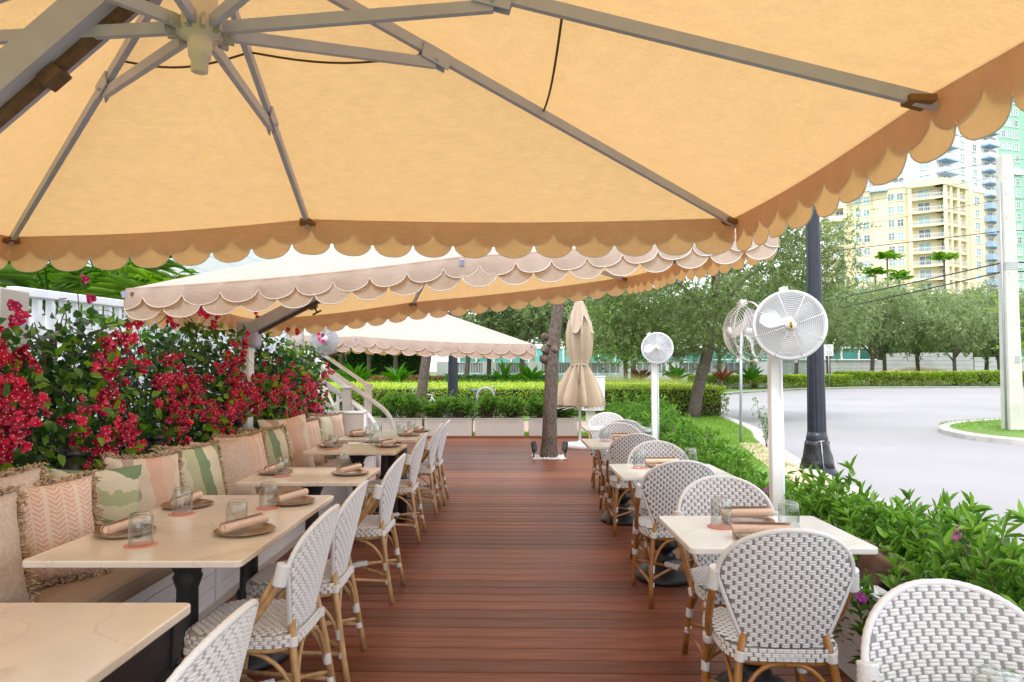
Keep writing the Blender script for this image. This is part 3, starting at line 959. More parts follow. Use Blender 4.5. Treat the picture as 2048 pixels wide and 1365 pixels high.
def pillow(label, m, y, x=-2.13, size=.47, yaw=-25, lean=14, fringe=False, thick=.15, zc=None, roll=0, name='throw_pillow', piping=False):
    root = thing(name, label, 'pillow', (x, y, (zc or .475 + size / 2)), group='throw pillows along the banquette')
    # local: face looks along +Y (front), x across, z up
    n = 16
    mb = MB()
    for sgn in (1, -1):
        rows = []
        for i in range(n + 1):
            u = -1 + 2 * i / n
            row = []
            for j in range(n + 1):
                v = -1 + 2 * j / n
                pinch = 1 - .09 * (1 - abs(u) ** 2) * 0
                ex = 1 - .10 * (1 - v * v) * abs(u) ** 6
                ez = 1 - .10 * (1 - u * u) * abs(v) ** 6
                th = thick / 2 * ((1 - abs(u) ** 3) * (1 - abs(v) ** 3)) ** .55 + .006
                wr = .012 * mnoise.noise((u * 2.2 + y * 3, v * 2.2, sgn * 2)) * min(1, th * 15)
                row.append((u * size / 2 * ez * ex, sgn * (th + wr), v * size / 2 * ez * ex))
            rows.append(row)
        mb.grid(rows, flip=sgn > 0)
    p = mb.build('cover', m, root)
    if fringe:
        fr = MB()
        per = []
        for k in range(4):
            for i in range(64):
                t = -1 + 2 * (i + random.random()) / 64
                per.append([(t, -1), (1, t), (-t, 1), (-1, -t)][k])
        for (u, v) in per:
            ex = 1 - .10 * (1 - v * v) * abs(u) ** 6; ez = 1 - .10 * (1 - u * u) * abs(v) ** 6
            bx, bz = u * size / 2 * ex * ez, v * size / 2 * ex * ez
            o = Vector((u if abs(u) > .97 else 0, 0, v if abs(v) > .97 else 0)).normalized()
            for q in range(3):
                a = Vector((bx, random.uniform(-.012, .012), bz))
                l = random.uniform(.009, .025)
                b_ = a + o * l * .6 + Vector((random.uniform(-.012, .012), random.uniform(-.02, .02), random.uniform(-.012, .012)))
                c_ = a + o * l + Vector((random.uniform(-.02, .02), random.uniform(-.03, .03), random.uniform(-.02, .01)))
                fr.tube([a, b_, c_], [.0056, .0056, .0035], 4)
        f_ = fr.build('fringe', MT['fringe'], p)
    elif piping:
        pts = []
        for k in range(4):
            for i in range(12):
                t = -1 + 2 * i / 12
                u, v = [(t, -1), (1, t), (-t, 1), (-1, -t)][k]
                ex = 1 - .10 * (1 - v * v) * abs(u) ** 6; ez = 1 - .10 * (1 - u * u) * abs(v) ** 6
                pts.append((u * size / 2 * ex * ez, 0, v * size / 2 * ex * ez))
        MB().tube(pts, .005, 5, closed=True).build('piping', m, p)
    # face normal +Y -> point along +x (bench front), turned toward the camera by yaw
    M = Matrix.Rotation(R(-90 + yaw), 4, 'Z') @ Matrix.Rotation(R(-lean) * -1, 4, 'X') @ Matrix.Rotation(R(roll), 4, 'Y')
    root.rotation_euler = M.to_euler()
    return root
G = MT
pillow('plain tan linen pillow, nearest on the bench', G['plain'], 2.66, -2.13, .47, -26, 16, True)
pillow('tan fringed pillow half hidden behind the nearest coral chevron pillow', G['plain'], 2.98, -2.26, .47, -20, 6, True, zc=.76)
pillow('coral chevron pillow with jute fringe, nearer of the large two', G['pw_coral'], 3.12, -2.12, .47, -34, 18, True)
pillow('pale green pillow with wavy horizontal bands', G['pw_green'], 3.56, -2.15, .47, -36, 15, roll=-4, piping=True)
pillow('pink and cream wavy pillow with thick jute fringe', G['pw_pink'], 4.08, -2.17, .47, -28, 14, True, roll=-3)
pillow('dark green and cream wavy pillow with jute fringe', G['pw_green_v'], 4.58, -2.12, .47, -26, 15, True)
pillow('plain pinkish tan pillow with piped edge, leaning back', G['plain'], 5.02, -2.10, .47, -30, 18, piping=True)
pillow('coral chevron fringed pillow beside the plain pinkish one', G['pw_coral'], 5.42, -2.12, .47, -28, 16, True)
pillow('deep green wavy pillow behind the middle banquette table', G['pw_green_v'], 5.95, -2.12, .47, -30, 16, True)
pillow('tall peach and cream wavy pillow with pointed corner', G['pw_pink'], 6.42, -2.10, .54, -34, 14, roll=3, piping=True)
pillow('coral chevron pillow third from the far bench end', G['pw_coral'], 6.92, -2.10, .47, -32, 14, True)
pillow('sage green striped pillow, second from the far bench end', G['pw_sage'], 7.40, -2.10, .47, -34, 13, piping=True)
pillow('pink striped fringed pillow at the far end of the bench', G['pw_pink'], 7.85, -2.10, .47, -36, 13, True)

# ================================================================== TABLES
def rrect(x0, x1, y0, y1, r=.025, n=5):
    pts = []
    for cx, cy, a0 in ((x1 - r, y1 - r, 0), (x0 + r, y1 - r, 90), (x0 + r, y0 + r, 180), (x1 - r, y0 + r, 270)):
        for i in range(n + 1):
            a = R(a0 + 90 * i / n)
            pts.append((cx + r * math.cos(a), cy + r * math.sin(a)))
    return pts
def ornate_base(cx, cy, root, m=None):
    m = m or MT['black']
    MB().lathe([(.205, 0), (.21, .02), (.20, .035), (.185, .06), (.15, .095), (.10, .125), (.07, .14), (.075, .155), (.06, .17), (.05, .19)], 48, (cx, cy, 0), wob=lambda a, i: 1 + (.025 * math.sin(24 * a) if 2 < i < 6 else 0)).build('pedestal_foot', m, root)
    MB().lathe([(.05, .188), (.085, .215), (.09, .24), (.055, .27), (.05, .29), (.065, .31), (.06, .33), (.045, .35), (.042, .55), (.058, .60), (.05, .615), (.07, .66), (.085, .69), (.085, .70)], 24, (cx, cy, 0)).build('column', m, root)
    sp = MB()
    for a in (PI / 4, 3 * PI / 4):
        sp.box((cx, cy, .712), (.5, .06, .022), Matrix.Rotation(a, 3, 'Z'))
    sp.lathe([(.12, .69), (.12, .712), (.0, .712)], 20, (cx, cy, 0))
    sp.build('spider', m, root)
def table(label, x0, x1, y0, y1, m, bases, group, plain=False):
    cx, cy = (x0 + x1) / 2, (y0 + y1) / 2
    root = thing('dining_table', label, 'table', (cx, cy, 0), group=group)
    MB().prism(rrect(x0 - cx, x1 - cx, y0 - cy, y1 - cy), .724, .75).build('tabletop', MT[m], root, bevel=.005)
    for b in bases:
        if plain:
            MB().lathe([(.20, 0), (.20, .012), (.06, .03), (.04, .05)], 32, (b[0] - cx, b[1] - cy, 0)).build('pedestal_foot', MT['black'], root)
            MB().tube([(b[0] - cx, b[1] - cy, .04), (b[0] - cx, b[1] - cy, .70)], .042, 16).build('column', MT['black'], root)
            MB().box((b[0] - cx, b[1] - cy, .712), (.4, .3, .022)).build('spider', MT['black'], root)
        else:
            ornate_base(b[0] - cx, b[1] - cy, root)
    return root
GL, GR = 'stone tables along the banquette', 'small stone tables by the shrubs'
t0 = thing('dining_table', 'bare beige stone table on dark steel frame, nearest on the left', 'table', (-1.36, 1.62, 0), group=GL)
MB().prism(rrect(-.41, .41, -.45, .45), .722, .75).build('tabletop', MT['table_beige'], t0, bevel=.005)
MB().box((.375, 0, .66), (.02, .80, .12)).box((-.375, 0, .66), (.02, .80, .12)).box((0, .39, .66), (.73, .02, .12)).box((0, -.39, .66), (.73, .02, .12)).build('apron', MT['black'], t0)
for sx in (-1, 1):
    for sy in (-1, 1):
        lg = MB().box((sx * .372, sy * .388, .36), (.045, .045, .72)).build('leg', MT['black'], t0, bevel=.004)
        if sx > 0 and sy > 0: MB().box((sx * .372 + .01, sy * .388, .57), (.075, .065, .05)).tube([(.37, .388, .60), (.42, .388, .60)], .012, 8).build('clamp', MT['black'], lg)
table('beige four-seat stone table with four folded napkin settings, second from front', -1.79, -.985, 2.51, 3.83, 'table_beige', [(-1.33, 2.84), (-1.33, 3.5)], GL)
table('veined beige two-seat table, third along the banquette', -1.72, -.935, 4.26, 4.92, 'table_beige', [(-1.33, 4.59)], GL)
table('beige two-seat table beside the deep green pillow, fourth along the banquette', -1.79, -.985, 5.82, 6.47, 'table_beige', [(-1.38, 6.15)], GL)
table('beige stone table at the far end of the banquette by the stair rail', -1.77, -.953, 6.88, 8.04, 'table_beige', [(-1.33, 7.2), (-1.33, 7.8)], GL)
# two plain posts at the far tables
pp = thing('steel_pedestal', 'pair of straight black legs under the fourth banquette table', 'table leg', (-1.05, 6.3, 0))
for k, yy in enumerate((-.25, .3)):
    MB().tube([(0, yy, 0), (0, yy, .70)], .045, 14).build('leg', MT['black'], pp)
table('white stone table cut off at the lower right corner', .72, 1.47, .85, 1.47, 'table_white', [(1.09, 1.16)], GR)
table('white stone table with two napkin rolls between the two largest facing chairs', .695, 1.435, 2.69, 3.29, 'table_white', [(1.04, 3.0)], GR)
table('white stone table second from front by the white fan post', .715, 1.465, 4.48, 5.11, 'table_white', [(1.065, 4.82)], GR)
table('white stone table third from front on the shrub side', .70, 1.475, 6.25, 6.98, 'table_white', [(1.06, 6.62)], GR)
table('farthest white stone table beside the small fan post', .87, 1.64, 8.0, 8.62, 'table_white', [(1.25, 8.3)], GR)

# ---- place settings
def roll_mesh():
    mb = MB(); L_ = .12; rows = []
    n = 44
    for e in (-L_, -L_ * .4, L_ * .4, L_):
        row = []
        for i in range(n + 1):
            t = i / n
            a = t * 2 * PI * 2.3
            r = lerp(.007, .026, t) * (1 + .05 * math.sin(3 * a) + .03 * mnoise.noise((e * 20, t * 6, 1)))
            if i == n: r += .004
            row.append((e + (.004 * math.sin(a * 1.3) if abs(e) == L_ else 0), r * math.cos(a), r * math.sin(a) + .027))
        rows.append(row)
    mb.grid(rows)
    mb.tube([(-L_ * .97, 0, .027), (L_ * .97, 0, .027)], .0165, 10)
    return mb.mesh('napkin', MT['napkin'])
ROLL = roll_mesh()
def plate_mesh(seed):
    w = lambda a, i: 1 + .035 * math.sin(2 * a + seed) + .02 * math.sin(5 * a + seed * 2)
    return MB().lathe([(.0, .004), (.075, .004), (.105, .010), (.118, .0165), (.121, .0145), (.11, .006), (.07, 0), (.0, 0)], 40, wob=w).mesh('plate', MT['plate'])
PLATES = [plate_mesh(s) for s in (0, 1.7, 3.1)]
def rim_mesh():
    return MB().tube([(.119 * math.cos(2 * PI * k / 40), .119 * math.sin(2 * PI * k / 40), .0155) for k in range(40)], .0022, 5, closed=True).mesh('rim', MT['platerim'])
TUMBLER = MB().lathe([(.040, 0), (.0415, .0), (.0405, .05), (.0395, .092), (.036, .108), (.028, .1155), (.0, .1165)], 32).lathe([(.0385, .0), (.0375, .05), (.036, .085), (.030, .096), (.0, .099)][::-1], 32)
def tumbler_mesh(s=1., facets=0):
    mb = MB()
    wob = (lambda a, i: 1 + .02 * math.sin(facets * a)) if facets else None
    prof_o = [(.0408, 0), (.0435, 0), (.0435, .012), (.0425, .06), (.042, .092), (.0395, .108), (.032, .118), (.0, .119)]
    prof_i = [(.0, .109), (.029, .1085), (.037, .101), (.0398, .078), (.0402, .03), (.0408, 0)]
    pr = prof_i + prof_o[1:]
    # closed ring profile: inside top -> rim -> outside -> top
    mb.lathe([(r * s, z * s) for r, z in pr], 36, wob=wob)
    me = mb.mesh('tumbler', MT['glass'])
    return me
TUM = tumbler_mesh(1.05); TUM2 = tumbler_mesh(1.05, 16)
COASTER = MB().lathe([(.060, 0), (.060, .003), (.052, .0035), (.050, .003), (.0, .003)], 32).mesh('coaster', MT['coaster'])
def put(name, me, label, cat, x, y, z, rz=0, group=None, rot=None):
    o = bpy.data.objects.new(name, me); COL.objects.link(o)
    o.location = (x, y, z); o.rotation_euler = rot or (0, 0, rz)
    ORG[o.name] = Vector((x, y, z))
    return tag(o, label, cat, group)
TZ = .7505
def setting(tname, x, y, gx, gy, where, nap_rz, coaster=True, facet=False, nz=.0, napdx=0, napdy=0, plate=True, has_glass=True):
    i = int(abs(x * 37 + y * 91)) % 3
    if plate: put('plate', PLATES[i], f'round taupe plate {where}', 'plate', x, y, TZ, random.random() * 6, 'taupe plates on the tables')
    put('napkin', ROLL, f'rolled peach linen napkin {where}', 'napkin', x + napdx, y + napdy, TZ + (.014 if plate else 0) + nz, nap_rz, 'rolled napkins on the tables')
    if has_glass:
        z = TZ
        if coaster:
            put('coaster', COASTER, f'pink coaster under the tumbler {where}', 'coaster', gx, gy, TZ, 0, 'pink coasters')
            z += .0037
        put('tumbler', TUM2 if facet else TUM, f'clear upturned tumbler {where}', 'glass', gx, gy, z, random.random(), 'upturned tumblers')
setting('T1', -1.64, 2.93, -1.47, 2.735, 'nearest the camera on the second banquette table', R(84))
setting('T1', -1.655, 3.51, -1.59, 3.325, 'at the far bench corner of the second banquette table', R(86))
setting('T1', -1.14, 2.95, -1.205, 3.02, 'at the near aisle corner of the second banquette table', R(66), coaster=False)
setting('T1', -1.15, 3.60, -1.225, 3.465, 'at the far aisle corner of the second banquette table', R(72))
setting('T2', -1.60, 4.64, -1.505, 4.50, 'on the bench side of the third banquette table', R(86))
setting('T2', -1.08, 4.59, -1.175, 4.77, 'on the aisle side of the third banquette table', R(72), coaster=False)
setting('T3', -1.66, 6.27, -1.58, 6.06, 'on the bench side of the fourth banquette table', R(86))
setting('T3', -1.13, 6.27, -1.27, 6.32, 'on the aisle side of the fourth banquette table', R(72), coaster=False)
setting('T4', -1.63, 7.27, -1.48, 7.11, 'on the bench side of the farthest banquette table', R(68), coaster=False)
setting('T4', -1.10, 7.31, -1.205, 7.42, 'near aisle side of the farthest banquette table', R(86), coaster=False)
setting('T4', -1.05, 7.78, -1.155, 7.86, 'far aisle corner of the farthest banquette table', R(86), coaster=False)
put('tumbler', TUM, 'clear upturned tumbler in front of the white handrail, on the farthest banquette table', 'glass', -1.49, 7.62, TZ, 0, 'upturned tumblers')
setting('R1', 1.07, 3.12, .925, 3.05, 'far side, on the nearest fully visible white table', R(4), facet=True, napdx=.01, napdy=.05)
setting('R1', 1.03, 2.84, 1.20, 2.99, 'near side, on the nearest fully visible white table', R(-6), coaster=False)
setting('R2', 1.08, 4.95, .905, 4.88, 'far side, on the table by the tall post', R(3), facet=True)
setting('R2', 1.10, 4.66, 1.31, 5.04, 'near side, on the table by the tall post', R(-5), coaster=False)
setting('R3', 1.12, 6.86, .91, 6.74, 'at the far side of the third white table', R(3), facet=True)
setting('R3', 1.10, 6.55, 1.36, 6.88, 'at the near side of the third white table', R(-4), coaster=False)
put('tumbler', TUM, 'clear upturned tumbler at the very bottom right corner of the photo', 'glass', .915, 1.31, TZ, 0, 'upturned tumblers')

# ================================================================== CHAIRS
def bump(mb, p, t, b, n, L_, W, H, mi=0):
    """one woven strand hump: half-round bead lying along t"""
    p, t, b, n = Vector(p), Vector(t), Vector(b), Vector(n)
    rows = []
    for s, k in ((-.5, .0), (-.40, .72), (0, 1.), (.40, .72), (.5, .0)):
        row = []
        for a in (-90, -40, 0, 40, 90):
            row.append(p + t * (s * L_) + b * (math.sin(R(a)) * W / 2 * (.55 + .45 * (k > 0))) + n * (math.cos(R(a)) * H * k))
        rows.append(row)
    mb.grid(rows, smooth=True)
def wrapped(mb, p, q, r, turns):
    p, q = Vector(p), Vector(q)
    n = turns * 2
    pts = [p.lerp(q, i / n) for i in range(n + 1)]
    mb.tube(pts, [r * (1.0 if i % 2 else .88) for i in range(n + 1)], 10)
def chair_proto(label, cane, under, group):
    root = thing('bistro_chair', label, 'chair', group=group)
    wv = MT['weave']
    def bind(o_, p_, q_, r_, t_):
        b_ = MB(); wrapped(b_, p_, q_, r_, t_); b_.build('binding', wv, o_)
    Z0, HB = .455, .435
    def hw(t):
        if t < .58: return lerp(.132, .236, (t / .58) ** .85)
        k = (t - .58) / .42
        return .236 * max(0, 1 - k ** 2.25) ** .5
    def bp(x, t):
        return Vector((x, -.200 - .105 * t + .055 * (abs(x) / .236) ** 2, Z0 + HB * t))
    def frame(x, t):
        e = .01
        tx = (bp(x + e, t) - bp(x - e, t)).normalized()
        tz = (bp(x, t + e) - bp(x, t - e)).normalized()
        n = tx.cross(tz).normalized()      # toward -y or +y
        return tx, tz, n
    # backrest panel
    pan = MB(); rows = []
    for i in range(19):
        t = i / 18 * .995
        rows.append([bp(hw(t) * (-1 + 2 * j / 12), t) for j in range(13)])
    pan.grid(rows)
    back = pan.build('backrest', MT[under], root)
    md = back.modifiers.new('thick', 'SOLIDIFY'); md.thickness = .010; md.offset = 0
    st = MB()
    rp = .0172; cp = .0365
    for r_ in range(25):
        t = (r_ + .5) * rp / HB
        if t > .97: break
        w = hw(t) - .010
        for c in range(-8, 9):
            x = c * cp + (cp / 2 if r_ % 2 else 0)
            x0, x1 = x - .0146, x + .0146
            x0, x1 = max(x0, -w), min(x1, w)
            if x1 - x0 < .011: continue
            xm = (x0 + x1) / 2
            tx, tz, n = frame(xm, t)
            p = bp(xm, t)
            for s in (1, -1):
                for dz in (-.0042, .0042):
                    bump(st, p + n * (s * .0045) + tz * dz, tx, tz, n * s, x1 - x0, .0094, .0056)
    st.build('weave', wv, back)
    rim_pts = []
    for i in range(100):
        a = i / 99
        if a < .5: t = math.sin(a * PI) * .998; x = -hw(t)
        else: t = math.sin(a * PI) * .998; x = hw(t)
        rim_pts.append(bp(x, t))
    MB().tube(rim_pts, [.0105 if i % 2 else .0094 for i in range(100)], 8).build('rim', wv, back)
    # lower cross band of the panel
    wl_ = MB(); wrapped(wl_, bp(-.132, 0), bp(.132, 0), .011, 24); wl_.build('lower_rail', wv, back)
    # seat
    def sq(a, rx=.212, ry=.212, p=5):
        c, s_ = math.cos(a), math.sin(a)
        k = (abs(c) ** p + abs(s_) ** p) ** (-1 / p)
        wid = 1 - .07 * (1 - (s_ * k * .5 + .5))      # a little narrower at the back
        return c * k * rx * wid, s_ * k * ry
    seat = MB()
    rows = []
    for rr, z in ((0, .462), (.5, .461), (.85, .457), (1.0, .447), (1.03, .43), (1.02, .412), (.9, .408)):
        rows.append([(sq(2 * PI * k / 40)[0] * rr, sq(2 * PI * k / 40)[1] * rr, z) for k in range(41)])
    seat.grid(rows)
    so = seat.build('seat', MT[under], root)
    st = MB()
    for r_ in range(-12, 13):
        y = r_ * rp
        for c in range(-6, 7):
            x = c * cp + (cp / 2 if r_ % 2 else 0)
            rr = (abs(x / .205) ** 5 + abs(y / .205) ** 5) ** .2
            if rr > .99: continue
            z = .4615 - .006 * rr ** 4
            for dy in (-.0037, .0037):
                bump(st, (x, y + dy, z), (1, 0, 0), (0, 1, 0), (0, 0, 1), .0292, .0094, .0055)
    for ring_, z in enumerate((.446, .4315, .417)):
        for k in range(48):
            a = 2 * PI * (k + (.5 if ring_ % 2 else 0)) / 48
            x, y = sq(a); x2, y2 = sq(a + .02)
            t = Vector((x2 - x, y2 - y, 0)).normalized(); n = Vector((t.y, -t.x, 0))
            ext = 1.0 + (.015, .03, .025)[ring_]
            for dz in (-.0034, .0034):
                bump(st, (x * ext, y * ext, z + dz), t, (0, 0, 1), n, .027, .0074, .005)
    st.build('weave', wv, so)
    MB().tube([(sq(2 * PI * k / 40, .198, .198)[0], sq(2 * PI * k / 40, .198, .198)[1], .40) for k in range(40)], .0125, 8, closed=True).build('seat_rail', MT[cane], so)
    # legs
    def knots(pts, r):
        out = []
        n = len(pts)
        for i in range(n): out.append(r * (1 + .05 * math.sin(i * 2.4)))
        return out
    for sx in (-1, 1):
        fl_ = [(sx * .188, .178, .42), (sx * .196, .19, .2), (sx * .203, .205, 0)]
        lg = MB().tube(bez(*fl_, 8), .0148, 10).build('leg', MT[cane], root)
        bind(lg, (sx * .1955, .188, .205), (sx * .194, .186, .245), .0195, 4); bind(lg, (sx * .189, .18, .385), (sx * .189, .179, .408), .020, 3)
        b0 = bp(sx * .142, .10)
        rl = [b0, Vector((sx * .165, -.205, .40)), Vector((sx * .178, -.222, .30)), Vector((sx * .19, -.25, .12)), Vector((sx * .197, -.275, 0))]
        lg = MB().tube(rl, .0148, 10).build('leg', MT[cane], root)
        bind(lg, (sx * .182, -.232, .20), (sx * .179, -.226, .245), .0195, 5)
        bind(lg, (sx * .163, -.204, .405), (sx * .158, -.2025, .44), .0195, 4)
        bind(lg, (sx * .187, -.245, .118), (sx * .185, -.24, .145), .0190, 3)
        # arm: a pair of canes sweeping from the shoulder down to the seat side
        sh = bp(sx * .238, .56)
        am = MB()
        for k, dy in enumerate((0, .024)):
            am.tube(bez((sh.x, sh.y + dy - .004, sh.z + .02), (sx * .252, -.13 + dy, .56), (sx * .216, .03 + dy, .395), 12), .0118, 8)
        ao = am.build('arm', MT[cane], root)
        a0, a1 = Vector((sh.x, sh.y + .008, sh.z + .035)), Vector((sx * .2455, -.205 + .008 + .02, sh.z - .045))
        bind(ao, a0, a1, .027, 6)
        bind(ao, (sx * .222, .015, .42), (sx * .217, .035, .385), .022, 3)
        # arched brace under the seat side
        MB().tube(bez((sx * .196, .186, .21), (sx * .19, .14, .40), (sx * .182, .0, .392), 8), .009, 8).tube(bez((sx * .18, -.23, .21), (sx * .185, -.17, .40), (sx * .182, .0, .392), 8), .009, 8).build('brace', MT[cane], root)
        MB().tube([(sx * .198, .193, .155), (sx * .186, -.243, .135)], .0095, 8).build('stretcher', MT[cane], root)
    MB().tube(bez((-.176, -.226, .215), (-.13, -.21, .42), (0, -.2, .393), 8), .009, 8).tube(bez((.176, -.226, .215), (.13, -.21, .42), (0, -.2, .393), 8), .009, 8).build('brace', MT[cane], root)
    MB().tube(bez((-.193, .186, .21), (-.14, .18, .42), (0, .182, .393), 8), .009, 8).tube(bez((.193, .186, .21), (.14, .18, .42), (0, .182, .393), 8), .009, 8).build('brace', MT[cane], root)
    xs = MB().tube(bez((-.196, .19, .165), (0, -.02, .19), (.186, -.24, .165), 8), .0095, 8).tube(bez((.196, .19, .165), (0, -.02, .172), (-.186, -.24, .165), 8), .0095, 8).build('cross_stretcher', MT[cane], root)
    cb = MB(); wrapped(cb, (-.03, .02, .183), (.03, -.06, .183), .02, 5); cb.build('binding', wv, xs)
    return root
GCR, GCL = 'honey rattan chairs at the white tables', 'pale rattan chairs along the aisle side of the banquette'
pr = chair_proto('grey and white woven chair seen from behind at the nearest fully visible white table', 'bamboo_dark', 'weave_under', GCR)
pr.location = (.985, 2.68, 0); pr.rotation_euler = (0, 0, R(-3))
for x, y, rz, lb in [
    (1.105, 1.50, 181, 'largest woven chair, cut off by the lower right corner, facing the camera'),
    (1.07, 3.27, 178, 'woven chair facing the camera behind the nearest fully visible white table'),
    (1.03, 4.48, 2, 'woven chair with honey arm seen from behind at the table by the tall fan post'),
    (1.13, 5.04, 183, 'woven chair facing the camera behind the table by the tall fan post'),
    (1.10, 6.27, -2, 'woven chair seen from behind at the third white table'),
    (1.12, 6.92, 180, 'woven chair facing the camera behind the third white table'),
    (1.24, 7.94, 2, 'woven chair seen from behind at the farthest white table'),
    (1.22, 8.65, 176, 'farthest woven chair, facing the camera beside the closed umbrella')]:
    copy_tree(pr, (x, y, 0), R(rz), lb)
pl = chair_proto('pale rattan chair at the near end of the second banquette table', 'bamboo_light', 'weave_tan', GCL)
pl.location = (-1.02, 2.78, 0); pl.rotation_euler = (0, 0, R(88))
for x, y, rz, lb in [
    (-.925, 1.60, 88, 'pale woven chair back cut off by the bottom edge, at the bare nearest table'),
    (-1.03, 3.39, 91, 'pale rattan chair at the far end of the second banquette table'),
    (-1.01, 4.49, 89, 'pale rattan chair at the third banquette table'),
    (-1.055, 6.01, 90, 'pale rattan chair at the fourth banquette table'),
    (-1.03, 7.09, 91, 'pale rattan chair at the near end of the farthest banquette table'),
    (-1.00, 7.62, 90, 'pale rattan chair farthest along the aisle, at the last banquette table')]:
    copy_tree(pl, (x, y, 0), R(rz), lb)

# ================================================================== BOUGAINVILLEA
def flower_mesh(seed, m):
    rnd = random.Random(seed)
    mb = MB()
    for k in range(6):
        a = 2 * PI * k / 3 + rnd.uniform(-.45, .45) + (.5 if k > 2 else 0)
        ca, sa = math.cos(a), math.sin(a)
        el = rnd.uniform(.15, .6) if k < 3 else rnd.uniform(.7, 1.15)
        pts = []
        for (l, w, h) in ((0, 0, 0), (.35, .42, .10), (.72, .36, .02), (1.0, 0, -.14), (.72, -.36, .02), (.35, -.42, .10)):
            l *= .036; w *= .036; h = h * .036 + rnd.uniform(-.004, .004)
            x, z = l * math.cos(el) - h * math.sin(el), l * math.sin(el) + h * math.cos(el)
            pts.append((x * ca - w * sa, x * sa + w * ca, z))
        mid_ = [(.5 * .042 * math.cos(el) * ca, .5 * .042 * math.cos(el) * sa, .5 * .042 * math.sin(el))]
        mb.add(pts + mid_, [(0, 6, 1), (1, 6, 2), (2, 6, 3), (3, 6, 4), (4, 6, 5), (5, 6, 0)], smooth=True)
        p = Vector((.45 * .036 * ca, .45 * .036 * sa, .028 + .008 * rnd.random()))
        if k % 2 == 0:
            s = .0034
            mb.add([p + Vector((s, 0, 0)), p + Vector((0, s, 0)), p + Vector((-s, 0, 0)), p + Vector((0, -s, 0)), p + Vector((0, 0, s)), p + Vector((0, 0, -s))],
                   [(0, 1, 4), (1, 2, 4), (2, 3, 4), (3, 0, 4), (1, 0, 5), (2, 1, 5), (3, 2, 5), (0, 3, 5)], mi=1)
    return mb.mesh('flower', [m, MT['floret']])
FLW = [flower_mesh(s, MT['bract']) for s in range(5)] + [flower_mesh(9, MT['bract2'])]
LEAF1 = single_leaf('leaf', MT['leaf_bo'])
